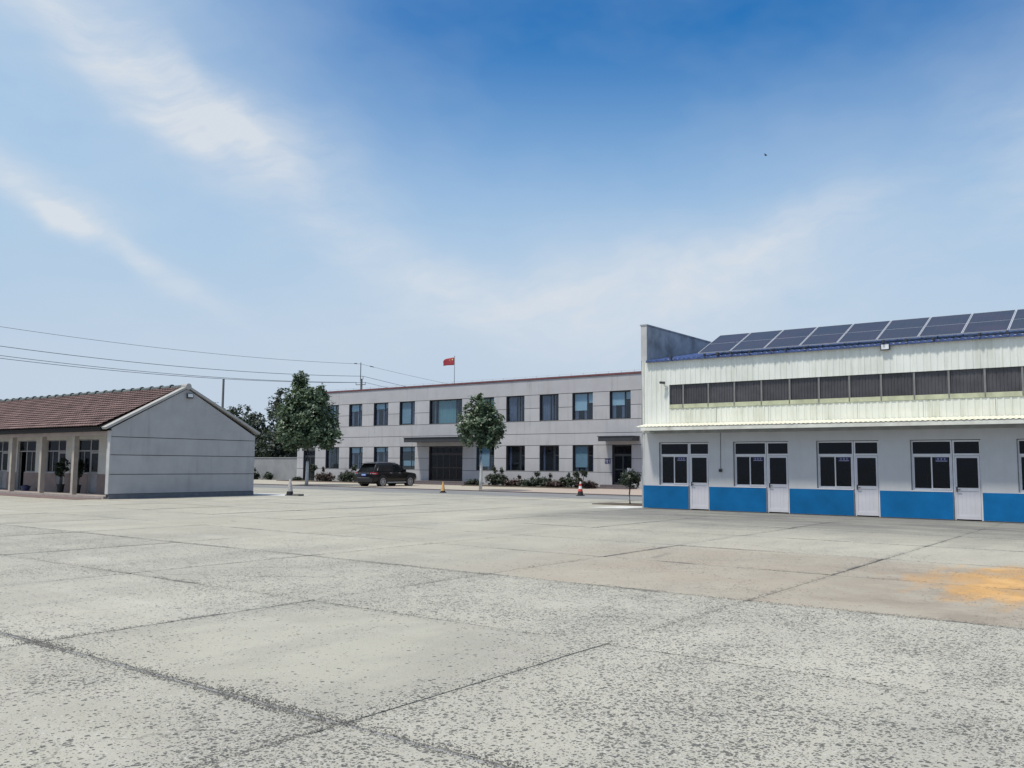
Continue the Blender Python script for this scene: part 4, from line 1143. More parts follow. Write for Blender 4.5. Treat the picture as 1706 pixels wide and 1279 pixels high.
MB().prism([(LY0, gb_[3] + 0.016), (LY1, gb_[3] + 0.016), (LY1, gz(LY1)), (ridgeY, ridgeZ), (LY0, gz(LY0))], 'x', LX - 0.027, LX).build('wall_panel', 'lb_wall', lb)
MB().box(LX - 0.027, LX + 0.018, LY0 - 0.003, LY1 + 0.003, 0.0, 0.215).build('plinth', 'lb_plinth', lb)
# corner pier at the porch
MB().box(LX - 0.25, LX - 0.0, LY0 - 0.05, LY0 - 0.004, 0.216, 3.05).build('corner_pier', 'conc_pale', lb)
# verge copings
def verge(ya, za, yb, zb, name='verge_coping'):
    dx_, dz_ = yb - ya, zb - za; L = sqrt(dx_ * dx_ + dz_ * dz_); ny_, nz = -dz_ / L, dx_ / L
    if nz < 0: ny_, nz = -ny_, -nz
    t = 0.105
    MB().prism([(ya, za), (yb, zb), (yb + ny_ * t, zb + nz * t), (ya + ny_ * t, za + nz * t)], 'x', LX - 0.30, LX + 0.09).build(name, 'coping', lb)
verge(LY0 - 0.28, 3.10, ridgeY - 0.02, ridgeZ + 0.04)
verge(ridgeY + 0.02, ridgeZ + 0.04, LY1 + 0.22, 3.12)
MB().tube([(LX - 0.32, ridgeY, ridgeZ + 0.12), (LX + 0.10, ridgeY, ridgeZ + 0.12)], 0.15, 12).build('ridge_end', 'coping', lb)
# tiles
def tiles(y0, z0, y1, z1, rows, jitter):
    mb = MB()
    dy, dz_ = (y1 - y0) / rows, (z1 - z0) / rows
    L = sqrt(dy * dy + dz_ * dz_); ny_, nz = -dz_ / L, dy / L
    if nz < 0: ny_, nz = -ny_, -nz
    tw = 0.225
    cols = int((LX - 0.3 - LXE) / tw)
    for r_ in range(rows):
        for c_ in range(cols):
            xa = LXE + c_ * tw; xb = xa + tw * 0.97
            l1 = 0.062 + R.uniform(-jitter, jitter); l2 = 0.006
            s0 = r_ - 0.06 + R.uniform(-0.012, 0.012); s1 = r_ + 1.04
            pts = []
            for (s_, lift) in ((s0, l1), (s1, l2)):
                for j, (fx, h_) in enumerate(((0, 0.0), (0.25, 0.022), (0.5, 0.026), (0.75, 0.0), (1, 0.016))):
                    pts.append((xa + (xb - xa) * fx, y0 + dy * s_ + ny_ * (lift + h_), z0 + dz_ * s_ + nz * (lift + h_)))
            for j, (fx, h_) in enumerate(((0, 0.0), (0.25, 0.022), (0.5, 0.026), (0.75, 0.0), (1, 0.016))):
                pts.append((xa + (xb - xa) * fx, y0 + dy * s0 + ny_ * (l1 + h_ - 0.028), z0 + dz_ * s0 + nz * (l1 + h_ - 0.028)))
            mb.add(pts, [(j, j + 1, 5 + j + 1, 5 + j) for j in range(4)] + [(10 + j, 10 + j + 1, j + 1, j) for j in range(4)])
    tag(mb.build('roof_tiles', 'tile', lb, fix=False), kind='stuff')
tiles(LY0 - 0.45, 3.235, ridgeY, ridgeZ + 0.10, 16, 0.003)
tiles(LY1 + 0.25, 3.20, ridgeY, ridgeZ + 0.10, 16, 0.008)
MB().prism([(LY0 - 0.4, 3.20), (ridgeY, ridgeZ + 0.06), (LY1 + 0.2, 3.14), (LY1 + 0.2, 3.10), (ridgeY, ridgeZ - 0.02), (LY0 - 0.4, 3.16)], 'x', LXE, LX - 0.31).build('roof_board', 'fascia_dark', lb)
# ridge tiles
rt_ = MB()
seg = 8
prof = []
for (x, r_) in ((0.0, 0.155), (0.10, 0.165), (0.12, 0.125), (0.9, 0.105)):
    prof.append((x, r_))
vs = []
xs0 = LX - 1.3
for x, r_ in prof:
    for k in range(seg + 1):
        a = pi * k / seg
        vs.append((xs0 - x, ridgeY + r_ * cos(a), ridgeZ + 0.12 + r_ * 1.05 * sin(a)))
rt_.add(vs, [(i * (seg + 1) + k, i * (seg + 1) + k + 1, (i + 1) * (seg + 1) + k + 1, (i + 1) * (seg + 1) + k) for i in range(3) for k in range(seg)])
r0 = rt_.build('ridge_tile', 'ridge', lb, fix=False, smooth=False)
for k in range(1, 26):
    copy_part(r0, lb, (-0.888 * k, 0, R.uniform(-0.01, 0.01)))
MB().tube([(LX - 0.3, ridgeY, ridgeZ + 0.12), (LX - 1.32, ridgeY, ridgeZ + 0.11)], 0.11, 10).build('ridge_mortar', 'ridge', lb)
# porch: fascia, beam, columns, floor
MB().box(LXE, LX - 0.32, LY0 - 0.36, LY0 - 0.32, 3.02, 3.19).box(LXE, LX - 0.32, LY0 - 0.32, LY0 - 0.004, 3.03, 3.05).build('eave_fascia', 'fascia_dark', lb)
MB().box(LXE, LX - 0.26, LY0, LY0 + 0.22, 2.86, 3.06).build('porch_beam', 'beam', lb)
cobj = MB().box(-41.45, -41.25, LY0 + 0.002, LY0 + 0.22, 0.12, 2.86).build('porch_column', 'column', lb)
for k in range(1, 7):
    copy_part(cobj, lb, (-3.17 * k, 0, 0))
MB().box(LXE, LX - 0.26, LY0 - 0.1, LY0 + 1.8, 0.0, 0.12).build('porch_floor', 'porch_floor', lb)
MB().box(LXE, LX - 0.26, LY0 + 0.221, LY0 + 1.7, 2.95, 3.0).build('porch_ceiling', 'porch_white', lb)
YB = LY0 + 1.6
ph = []
opens = [-44.15 - 3.22 * k for k in range(5)]
for k, a in enumerate(opens):
    if k == 2 or k == 4: ph += [(a, a + 0.9, 0.12, 2.76), (a + 0.9, a + 2.1, 1.08, 2.76)]
    else: ph += [(a, a + 1.2, 1.08, 2.76), (a + 1.2, a + 2.1, 0.12, 2.76)]
mb = MB(); holed(mb, LXE, LX - 0.26, 0.12, 2.95, YB, YB + 0.24, ph); mb.build('porch_wall', 'porch_white', lb, fix=False)
x = LXE
segs_ = sorted([(h_[0], h_[1]) for h_ in ph if h_[2] < 1.0])
for a, b_ in segs_ + [(LX - 0.262, 0)]:
    if a - x > 0.05: MB().box(x, a, YB - 0.015, YB - 0.001, 0.122, 1.06).build('porch_dado', 'porch_dado', lb)
    x = b_
MB().box(LXE, LX - 0.26, LY1 - 0.25, LY1, 0, 3.1).box(LXE - 0.25, LXE, LY0 + 1.6, LY1, 0, 3.1).build('rear_wall', 'lb_wall', lb)
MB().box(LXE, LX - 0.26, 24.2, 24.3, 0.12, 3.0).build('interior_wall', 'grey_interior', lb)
def porch_window(a, b_, z0=1.08, z1=2.76):
    y = YB + 0.09; e = 0.05; t = 0.05
    fr = MB()
    fr.box(a, a + e, y, y + t, z0, z1).box(b_ - e, b_, y, y + t, z0, z1).box(a + e, b_ - e, y, y + t, z0, z0 + e).box(a + e, b_ - e, y, y + t, z1 - e, z1)
    fr.box(a + e, b_ - e, y - 0.003, y + t, 2.16, 2.22)
    c_ = (a + b_) / 2
    fr.box(c_ - 0.03, c_ + 0.03, y - 0.002, y + t, z0 + e, 2.16)
    wo_ = fr.build('window', 'grey_pvc', lb)
    for p in ((a + e, c_ - 0.03, z0 + e, 2.16), (c_ + 0.03, b_ - e, z0 + e, 2.16), (a + e, b_ - e, 2.22, z1 - e)):
        MB().box(p[0], p[1], y + 0.02, y + 0.026, p[2], p[3]).build('pane', 'glass_dark', wo_)
def porch_door(a, b_, opened=False):
    y = YB + 0.09; e = 0.05; t = 0.05; z1 = 2.76
    fr = MB()
    fr.box(a, a + e, y, y + t, 0.12, z1).box(b_ - e, b_, y, y + t, 0.12, z1).box(a + e, b_ - e, y, y + t, z1 - e, z1).box(a + e, b_ - e, y - 0.003, y + t, 2.16, 2.22)
    do = fr.build('door', 'grey_pvc', lb)
    MB().box(a + e, b_ - e, y + 0.02, y + 0.026, 2.22, z1 - e).build('pane', 'glass_dark', do)
    if opened: return
    lf = MB(); c_, d_ = a + e + 0.005, b_ - e - 0.005; yy = y - 0.01
    lf.box(c_, c_ + 0.08, yy, yy + 0.04, 0.14, 2.15).box(d_ - 0.08, d_, yy, yy + 0.04, 0.14, 2.15).box(c_ + 0.08, d_ - 0.08, yy, yy + 0.04, 2.06, 2.15).box(c_ + 0.08, d_ - 0.08, yy, yy + 0.04, 1.08, 1.16).box(c_ + 0.08, d_ - 0.08, yy + 0.01, yy + 0.03, 0.14, 1.08)
    lf.build('door_leaf', 'grey_pvc', do)
    MB().box(c_ + 0.08, d_ - 0.08, yy + 0.015, yy + 0.02, 1.16, 2.06).build('pane', 'glass_dark', do)
for k, a in enumerate(opens):
    if k == 2 or k == 4: porch_door(a, a + 0.9, k == 2); porch_window(a + 0.9, a + 2.1)
    else: porch_window(a, a + 1.2); porch_door(a + 1.2, a + 2.1)
fo2 = thing('floodlight', 'floodlight high on the grey gable wall under its ridge', 'lamp', (LX + 0.08, 24.53, 4.85), 'wall floodlights')
MB().box(LX + 0.08, LX + 0.14, 24.37, 24.69, 4.73, 4.97).build('housing', 'dark_metal', fo2)
MB().box(LX + 0.141, LX + 0.147, 24.40, 24.66, 4.79, 4.94).build('lamp_glass', 'lamp_glass', fo2)
MB().box(LX + 0.002, LX + 0.08, 24.48, 24.58, 4.80, 4.88).build('bracket', 'dark_metal', fo2)

# ================================================================== BOUNDARY WALL
bw = thing('boundary_wall', 'plain grey boundary wall between the low building and the office', 'wall', (-78, 54.9, 0))
MB().box(-120, XL - 0.01, 54.8, 55.04, -0.1, 2.14).build('wall', 'boundary', bw)
MB().box(-120, XL - 0.01, 54.75, 55.09, 2.14, 2.22).build('wall_cap', 'boundary', bw)

# ================================================================== TREES AND PLANTS
def rvec():
    while True:
        v = Vector((R.uniform(-1, 1), R.uniform(-1, 1), R.uniform(-1, 1)))
        if 0.05 < v.length < 1: return v.normalized()
def leaf(mb, p, s_, nrm):
    a = nrm.cross(Vector((0, 0, 1)))
    a = a.normalized() if a.length > 1e-3 else Vector((1, 0, 0))
    q = R.uniform(0, 2 * pi); b_ = nrm.cross(a)
    u = a * cos(q) + b_ * sin(q); v = nrm.cross(u)
    w_ = s_ * 0.42
    fold = nrm * s_ * 0.12
    pts = [p - u * s_ * 0.5, p + v * w_ * 0.8 - fold * 0.2 + u * s_ * -0.1, p + u * s_ * 0.55 - fold, p - v * w_ * 0.8 - fold * 0.2 - u * s_ * 0.1]
    mb.add(pts, [(0, 1, 2), (0, 2, 3)])
def crown_mesh(blobs, clusters, per, lsize, spread, core=0.25):
    """blobs: (centre, radii, weight). leaf clumps mostly in the outer shell of each blob"""
    mb = MB()
    tot_ = sum(b_[2] for b_ in blobs)
    for c_, r_, w_ in blobs:
        for _ in range(int(clusters * w_ / tot_)):
            d_ = rvec(); rad = (R.random() ** 0.45) if R.random() > core else R.random() ** 0.8
            nz = 0.75 * mnoise.noise(Vector((c_[0] + d_.x * 2.2, c_[1] + d_.y * 2.2, c_[2] + d_.z * 2.2)))
            rad *= 1 + min(0.28 * nz, 0.10)
            cp = Vector((c_[0] + d_.x * r_[0] * rad, c_[1] + d_.y * r_[1] * rad, c_[2] + d_.z * r_[2] * rad))
            for _ in range(per):
                o_ = rvec() * spread * R.random() ** 0.5
                nrm = (d_ * 0.6 + rvec() * 0.8 + Vector((0, 0, 0.7))).normalized()
                leaf(mb, cp + o_, lsize * R.uniform(0.65, 1.25), nrm)
    return mb
def limbs(mb, base, fork, targets, r0, r1):
    pts = [base, ((base[0] + fork[0]) / 2 + 0.03, (base[1] + fork[1]) / 2, (base[2] + fork[2]) / 2), fork]
    mb.tube(pts, [r0, (r0 + r1) / 2 * 0.97, r1], 10)
    for t in targets:
        f = Vector(fork); t = Vector(t); md = (f + t) / 2 + Vector((R.uniform(-.12, .12), R.uniform(-.12, .12), 0.1))
        mb.tube([f - Vector((0, 0, 0.12)), md, t], [r1 * 0.75, r1 * 0.45, r1 * 0.12], 7)
        for _ in range(2):
            e = md + (t - md) * R.uniform(0.1, 0.6); q = e + Vector((R.uniform(-.5, .5), R.uniform(-.5, .5), R.uniform(0.2, .6)))
            mb.tube([e, q], [r1 * 0.25, r1 * 0.06], 5)
# big plane tree on the left
def tree(label, base, fork_h, blobs, clusters, per, ls, spread, trunk_r, limb_targets, wash_h, group, leafm='leaf', cat='tree', name='plane_tree'):
    t = thing(name, label, cat, base, group)
    bx, by, bz = base
    B = [((bx + c_[0], by + c_[1], bz + c_[2]), r_, w_) for c_, r_, w_ in blobs]
    tm = MB()
    limbs(tm, (bx, by, bz), (bx + 0.03, by, bz + fork_h), [(bx + q[0], by + q[1], bz + q[2]) for q in limb_targets], trunk_r, trunk_r * 0.62)
    tr = tm.build('trunk', 'bark' if leafm == 'leaf' else 'darkbark', t, smooth=True)
    if wash_h:
        r_at = lambda z: (trunk_r + (trunk_r * 0.62 - trunk_r) * z / fork_h) * 1.05
        zz = [0, wash_h * 0.3, wash_h * 0.65, wash_h]
        MB().tube([(bx + 0.03 * z / fork_h + (0.03 if 0 < z / fork_h < 1 else 0) * sin(pi * z / fork_h), by, bz + z) for z in zz], [r_at(z) + 0.012 for z in zz], 12).build('limewash_band', 'limewash', tr, smooth=True)
    crown_mesh(B, clusters, per, ls, spread).build('crown', leafm, t, fix=False)
    return t
tree('tall leafy tree with white painted trunk left of the parked car', (-51.8, 43.5, 0.05), 2.7,
     [((0.1, 0, 3.9), (2.35, 2.2, 1.35), 4.6), ((0.0, 0, 5.2), (2.3, 2.1, 1.4), 5.0), ((-0.3, 0, 6.4), (1.75, 1.6, 1.15), 3.0), ((-0.75, -0.2, 7.6), (0.5, 0.5, 0.95), 0.8),
      ((1.7, 0.3, 3.5), (1.2, 1.1, 0.85), 1.3), ((-1.3, 0.2, 5.6), (0.9, 0.9, 0.9), 0.9), ((0.9, 0, 6.5), (0.8, 0.8, 0.9), 0.8), ((-1.5, 0, 3.4), (0.9, 0.9, 0.8), 0.9), ((-1.75, -0.2, 4.5), (0.95, 0.9, 1.0), 1.1)],
     1200, 16, 0.25, 0.34, 0.115, [(-0.5, 0, 4.6), (0.9, 0.1, 4.3), (0.1, 0.3, 5.6), (-0.9, -0.3, 4.4), (0.4, -0.4, 6.2)], 1.75, 'trees along the pavement')
tree('round leafy tree with white trunk right of the main entrance', (-35.1, 43.4, 0.05), 2.75,
     [((0.0, 0, 4.0), (1.45, 1.4, 1.25), 4.5), ((-0.1, 0, 5.0), (1.0, 1.0, 1.05), 2.4), ((1.05, 0.1, 3.8), (0.62, 0.6, 0.85), 0.9), ((-1.05, 0, 3.9), (0.62, 0.6, 0.7), 0.9), ((0.5, 0, 3.1), (0.8, 0.8, 0.5), 0.8), ((0.65, -0.1, 4.9), (0.4, 0.4, 0.5), 0.4)],
     440, 14, 0.23, 0.28, 0.09, [(-0.5, 0, 4.2), (0.7, 0.1, 4.1), (0.1, 0.2, 5.0), (-0.2, -0.4, 4.6)], 2.45, 'trees along the pavement')
# little clipped trees
def lollipop(label, base, h_, r_, clusters, ls, group, trunk_r=0.035, lean=0.0, flat=0.75):
    t = thing('clipped_tree', label, 'small tree', base, group)
    bx, by, bz = base
    mb = MB()
    top = (bx + lean, by, bz + h_)
    mb.tube([(bx, by, bz), (bx - 0.03, by, bz + h_ * 0.5), top], [trunk_r, trunk_r * 0.8, trunk_r * 0.6], 8)
    for k in range(6):
        a = k * pi / 3 + 0.3
        mb.tube([top, (top[0] + r_ * 0.6 * cos(a), by + r_ * 0.6 * sin(a), top[2] + r_ * R.uniform(0.2, 0.9))], [trunk_r * 0.5, 0.006], 5)
    mb.build('trunk', 'darkbark', t, smooth=True)
    crown_mesh([((top[0], by, top[2] + r_ * 0.42), (r_, r_, r_ * flat), 3), ((top[0] + r_ * 0.45, by, top[2] + r_ * 0.55), (r_ * 0.6, r_ * 0.6, r_ * 0.45), 1), ((top[0] - r_ * 0.3, by, top[2] + r_ * 0.85), (r_ * 0.5, r_ * 0.5, r_ * 0.3), 0.8)], clusters, 9, ls, r_ * 0.2).build('crown', 'leaf_dark', t, fix=False)
lollipop('small round-headed tree beside the left corner of the workshop', (-18.8, 33.42, 0.02), 0.88, 0.50, 170, 0.095, 'small clipped trees', 0.04, 0.03)
lollipop('tiny round-headed tree standing behind the red and white cone', (-32.85, 51.9, 0.1), 0.86, 0.34, 60, 0.12, 'small clipped trees', 0.035, 0.03)
lollipop('tiny round-headed tree by the wall left of the tall tree', (-62.6, 53.2, 0.1), 0.95, 0.5, 50, 0.16, 'small clipped trees', 0.04)
# shrubs along the front of the office
def shrub(label, x, y, w_, h_, mat, n_, group, spiky=0):
    t = thing('shrub', label, 'shrub', (x, y, 0.1), group)
    st = MB()
    for k in range(7):
        a = R.uniform(0, 2 * pi); q = R.uniform(0.2, 0.9)
        st.tube([(x + 0.05 * cos(a), y + 0.05 * sin(a), 0.08), (x + w_ * 0.4 * q * cos(a), y + 0.3 * q * sin(a), 0.1 + h_ * R.uniform(0.6, 0.95))], [0.014, 0.005], 5)
    bl = [((x, y, 0.1 + h_ * 0.42), (w_ * 0.5, 0.45, h_ * 0.46), 3), ((x - w_ * 0.25, y, 0.1 + h_ * 0.34), (w_ * 0.3, 0.4, h_ * 0.36), 1.4), ((x + w_ * 0.25, y, 0.1 + h_ * 0.34), (w_ * 0.3, 0.4, h_ * 0.34), 1.4)]
    for k in range(spiky):
        xx = x + R.uniform(-0.4, 0.4) * w_
        bl.append(((xx, y, 0.1 + h_ * R.uniform(0.9, 1.1)), (0.09, 0.09, h_ * 0.22), 0.35))
        st.tube([(xx, y, 0.1), (xx, y, 0.1 + h_ * 1.05)], [0.012, 0.005], 5)
    st.build('stem', 'darkbark', t)
    crown_mesh(bl, int(n_ * 2.2), 9, 0.13, 0.12).build('foliage', mat, t, fix=False)
G_ = 'shrubs along the office wall'
shrub('tall dark shrub just right of the white-trunked round tree', -41.2, 52.9, 1.9, 1.25, 'leaf_shrub', 130, G_, 2)
shrub('low shrub at the right end of the entrance steps', -43.4, 52.9, 1.5, 0.5, 'leaf_shrub', 70, G_)
shrub('reddish low shrub right of the tall dark shrub', -39.5, 52.7, 1.6, 0.62, 'leaf_red', 80, G_, 1)
shrub('low spreading shrub under the pier between two lower windows', -38.1, 52.7, 1.6, 0.62, 'leaf_shrub', 80, G_, 1)
shrub('bushy shrub below the middle of the three right lower windows', -36.9, 52.8, 1.7, 0.85, 'leaf_shrub', 95, G_, 3)
shrub('brownish shrub in the middle of the right planting bed', -35.7, 52.6, 1.6, 0.55, 'leaf_red', 75, G_, 1)
shrub('spiky green shrub with upright shoots left of the tiny tree', -34.5, 52.8, 1.9, 0.95, 'leaf_shrub', 110, G_, 5)
shrub('dark low shrub at the right end of the bed behind the cone', -33.0, 52.6, 1.5, 0.55, 'leaf_red', 80, G_, 1)
shrub('rounded shrub at the wall just left of the parked car', -57.4, 52.9, 2.6, 1.2, 'leaf_shrub', 140, G_, 2)
shrub('purple-tinged shrub right of the tall tree trunk', -60.6, 52.9, 2.4, 0.95, 'leaf_red', 130, G_, 1)
shrub('small bright green clump at the left corner of the office', -64.9, 53.4, 0.9, 0.4, 'leaf_shrub', 40, G_)
shrub('dark shrub behind the rear of the parked car', -54.6, 52.9, 2.0, 0.8, 'leaf_shrub', 90, G_, 1)
shrub('small clipped shrub against the boundary wall', -70.0, 54.1, 0.9, 0.8, 'leaf_dark', 60, 'shrubs at the boundary wall')
shrub('dark bushy plant at the boundary wall behind the leaning pipe', -72.0, 54.1, 0.7, 0.85, 'leaf_dark', 60, 'shrubs at the boundary wall', 1)
lp = MB().tube([(-71.6, 54.3, 0.95), (-70.6, 53.8, 0.06)], 0.05, 8).build('leaning_pipe', 'pole_conc')
tag(lp, 'thick grey pipe leaning against the boundary wall', 'pipe')
ra = thing('low_railing', 'low thin railing in front of the boundary wall by the gable', 'railing', (-74, 53.6, 0))
MB().tube([(-77, 53.6, 0.75), (-72.1, 53.6, 0.75)], 0.025, 6).build('rail', 'steel', ra)
pq = MB().tube([(-77, 53.6, 0.05), (-77, 53.6, 0.75)], 0.02, 6).build('post', 'steel', ra)
for k in range(1, 5): copy_part(pq, ra, (1.2 * k, 0, 0))
# trees behind the boundary wall
def far_tree(label, x, y, h_, r_, n_, name='broadleaf_tree', airy=0):
    t = thing(name, label, 'tree', (x, y, 0), 'trees behind the boundary wall')
    mb = MB()
    limbs(mb, (x, y, 0), (x + 0.1, y, h_ * 0.35), [(x - r_ * 0.5, y, h_ * 0.75), (x + r_ * 0.5, y + 0.3, h_ * 0.7), (x + 0.2, y - 0.4, h_ * 0.92), (x - 0.3, y + 0.5, h_ * 0.8)], 0.2, 0.13)
    mb.build('trunk', 'darkbark', t, smooth=True)
    bl = [((x, y, h_ * 0.52), (r_, r_, h_ * 0.30), 4), ((x - r_ * 0.3, y, h_ * 0.76), (r_ * 0.62, r_ * 0.6, h_ * 0.17), 1.5), ((x + r_ * 0.35, y, h_ * 0.72), (r_ * 0.6, r_ * 0.6, h_ * 0.18), 1.5), ((x, y, h_ * 0.88), (r_ * 0.38, r_ * 0.38, h_ * 0.1), 0.7), ((x, y, h_ * 0.30), (r_ * 0.95, r_ * 0.9, h_ * 0.2), 2.0)]
    for k in range(airy):
        bl.append(((x + R.uniform(-1, 1) * r_, y + R.uniform(-.5, .5), h_ * R.uniform(0.72, 1.02)), (r_ * 0.18, r_ * 0.18, r_ * 0.16), 0.16))
    crown_mesh(bl, n_, 11, 0.34, 0.42).build('crown', 'leaf_far', t, fix=False)
far_tree('dark tree just right of the gable, behind the boundary wall', -82.2, 61.5, 7.6, 2.6, 300, airy=3)
far_tree('airy tree with reaching branches left of the tall pavement tree', -79.6, 62.5, 9.9, 2.3, 170, airy=9)
far_tree('bushy tree half hidden by the tall pavement tree', -75.6, 61.5, 8.6, 3.0, 300, airy=3)
far_tree('dark tree top rising over the slope of the tiled roof', -88.3, 63.0, 8.4, 2.3, 240, airy=6)
far_tree('small tree top beside the plain concrete pole', -92.2, 64.5, 8.5, 2.0, 180, airy=5)
far_tree('low dark tree filling the gap above the boundary wall', -85.2, 62.0, 7.3, 2.3, 220, airy=4)
far_tree('dark tree behind the left end of the office', -71.0, 63.0, 7.2, 2.6, 220, airy=3)
far_tree('low leafy tree against the boundary wall right of the gable', -79.0, 58.4, 5.2, 2.4, 240)
far_tree('low leafy tree beside the office behind the boundary wall', -74.2, 58.4, 5.0, 2.4, 240)
far_tree('low leafy tree behind the boundary wall near the gable', -83.6, 58.6, 5.0, 2.4, 220)

# ================================================================== POLES AND WIRES
p1 = thing('utility_pole', 'plain grey concrete pole rising behind the tiled roof', 'utility pole', (-86.1, 59.9, 0), 'utility poles')
MB().tube([(-86.1, 59.9, -0.1), (-86.1, 59.9, 11.13)], [0.17, 0.125], 10).build('pole', 'pole_conc', p1)
MB().tube([(-86.1, 59.9, 11.13), (-86.1, 59.9, 11.16)], 0.13, 10).build('pole_cap', 'pole_conc', p1)
def crosspole(label, x, y):
    t = thing('utility_pole', label, 'utility pole', (x, y, 0), 'utility poles')
    MB().tube([(x, y, -0.1), (x, y, 11.25)], [0.17, 0.125], 10).build('pole', 'pole_conc', t)
    MB().tube([(x - 0.10, y - 0.05, 11.0), (x - 0.10, y - 0.05, 13.11)], 0.045, 6).build('top_rod', 'dark_metal', t)
    rx, ry = 0.8, 0.6
    MB().tube([(x - 0.62 * rx, y - 0.62 * ry, 10.57), (x + 0.48 * rx, y + 0.48 * ry, 10.60)], 0.04, 6).build('crossarm', 'dark_metal', t)
    ins = MB().tube([(x - 0.60 * rx, y - 0.60 * ry, 10.6), (x - 0.60 * rx, y - 0.60 * ry, 10.84)], 0.03, 6).build('insulator', 'dark_metal', t)
    copy_part(ins, t, (1.05 * rx, 1.05 * ry, 0.0))
    MB().tube([(x + 0.18 * rx, y + 0.18 * ry, 11.2), (x + 0.18 * rx, y + 0.18 * ry, 11.55)], 0.03, 6).build('insulator', 'dark_metal', t)
    return t
PX_, PY_ = -73.48, 69.2
crosspole('utility pole with crossarm and top rod behind the office roof', PX_, PY_)
def wire(label, pts, r_, sag=0.0, ends=None):
    a, b_ = Vector(pts[0]), Vector(pts[1])
    q = []
    for i in range(25):
        t = i / 24; p = a.lerp(b_, t); p.z -= sag * 4 * t * (1 - t); q.append(p)
    o = MB().tube(q, r_, 5).build('overhead_wire', 'wire')
    tag(o, label, 'wire', 'overhead wires')
    return o
wire('thin topmost wire sloping down to the top of the crossarm pole', [(-76.46, 29.15, 12.70), (-73.58, 69.1, 12.94)], 0.016, 0.55)
wire('second wire from the top, running left above the tiled roof', [(-76.54, 29.27, 11.12), (-73.38, 69.3, 11.55)], 0.024, 0.62)
wire('third wire from the top, running left above the tiled roof', [(-76.58, 29.32, 10.36), (-73.96, 68.84, 10.84)], 0.022, 0.62)
wire('lowest wire crossing just above the plain pole top', [(-76.59, 29.35, 10.12), (-73.10, 69.48, 10.84)], 0.022, 0.66)
wire('thin upper wire dropping right from the crossarm pole towards the flag', [(-73.58, 69.15, 12.94), (-74.66, 106.1, 11.33)], 0.014, 0.35)
wire('wire dropping right from the upright insulator to the office roof', [(-73.34, 69.3, 11.55), (-76.6, 106.2, 9.6)], 0.022, 0.25)
wire('short wire dropping right from the crossarm end', [(-73.12, 69.48, 10.84), (-77.3, 106.3, 8.9)], 0.020, 0.2)
for i, (x, y, z, sx) in enumerate(((-73.75, 68.2, 12.92, -1), (-73.3, 70.3, 12.86, 1))):
    pass
insu = MB().tube([(-73.61, 68.6, 12.925), (-73.63, 68.2, 12.918)], 0.05, 6).build('line_insulator', 'dark_metal')
tag(insu, 'small dark insulator on the topmost wire left of the crossarm pole', 'insulator', 'line insulators')
insu2 = MB().tube([(-73.62, 70.6, 12.83), (-73.64, 71.2, 12.79)], 0.05, 6).build('line_insulator', 'dark_metal')
tag(insu2, 'small dark insulator on the wire right of the crossarm pole', 'insulator', 'line insulators')

# ================================================================== CONES, BLOCK, PORCH THINGS
def cone_profile(z0, z1, H, r0, r1):
    f = lambda z: r0 + (r1 - r0) * z / H
    return [(f(z0), z0), (f(z1), z1)]
def cone(label, x, y, H, bands, base_mat, z=0.0, rot=0.0):
    t = thing('traffic_cone', label, 'traffic cone', (x, y, z), 'traffic cones in the yard')
    b_ = 0.19 * H / 0.75
    mb = MB(); k = 8
    pts = [(x + b_ * 1.25 * cos(pi / 4 * i + pi / 8), y + b_ * 1.25 * sin(pi / 4 * i + pi / 8)) for i in range(8)]
    mb.prism(pts, 'z', z, z + 0.04); mb.build('base', base_mat, t)
    for (a, c_, mt) in bands:
        MB().tube([(x, y, z + 0.04 + (H - 0.04) * a), (x, y, z + 0.04 + (H - 0.04) * c_)], [b_ * (1 - 0.80 * a) * 0.85, b_ * (1 - 0.80 * c_) * 0.85], 16).build('cone_band', mt, t, smooth=False)
cone('red and white striped traffic cone in front of the shrubs', -26.24, 41.15, 0.78, [(0, 0.28, 'black_rubber'), (0.28, 0.45, 'cone_red'), (0.45, 0.66, 'cone_white'), (0.66, 0.84, 'cone_red'), (0.84, 1.0, 'cone_white')], 'black_rubber', -0.003)
cone('faded yellow traffic cone in front of the main entrance', -34.62, 39.3, 0.66, [(0, 0.12, 'black_rubber'), (0.12, 1.0, 'cone_yellow')], 'black_rubber', -0.003)
cone('worn black and white traffic cone right of the grey gable', -36.40, 29.5, 0.84, [(0, 0.22, 'black_rubber'), (0.22, 1.0, 'cone_worn')], 'black_rubber', 0.012)
blk = MB().prism([(-36.1, 29.42), (-35.62, 29.40), (-35.60, 29.75), (-36.08, 29.78)], 'z', 0.004, 0.10).build('concrete_block', 'grey_block')
tag(blk, 'flat grey concrete block at the foot of the worn cone', 'block')

def pot_plant(label, x, y, h_, w_, two):
    t = thing('potted_plant', label, 'plant', (x, y, 0.12), 'potted plants in the porch')
    MB().lathe([(0.14, 0.12), (0.19, 0.50), (0.205, 0.50), (0.205, 0.53), (0.16, 0.53)], x, y, 14).build('pot', 'pot_dark', t)
    st = MB().tube([(x + 0.08, y, 0.5), (x + 0.1, y, 0.12 + h_ * 0.62)], [0.05, 0.04], 8)
    if two: st.tube([(x - 0.08, y, 0.5), (x - 0.12, y + 0.02, 1.12)], [0.03, 0.02], 6)
    st.build('stem', 'darkbark', t)
    bl = [((x + 0.08, y, 0.12 + h_ * 0.72), (w_, 0.3, h_ * 0.28), 3)]
    if two: bl.append(((x - 0.14, y, 1.15), (0.22, 0.2, 0.1), 0.6))
    crown_mesh(bl, 70, 8, 0.15, 0.1).build('foliage', 'leaf_dark', t, fix=False)
pot_plant('dark two-stemmed plant in a pot between the porch columns', -44.62, 21.85, 1.75, 0.33, True)
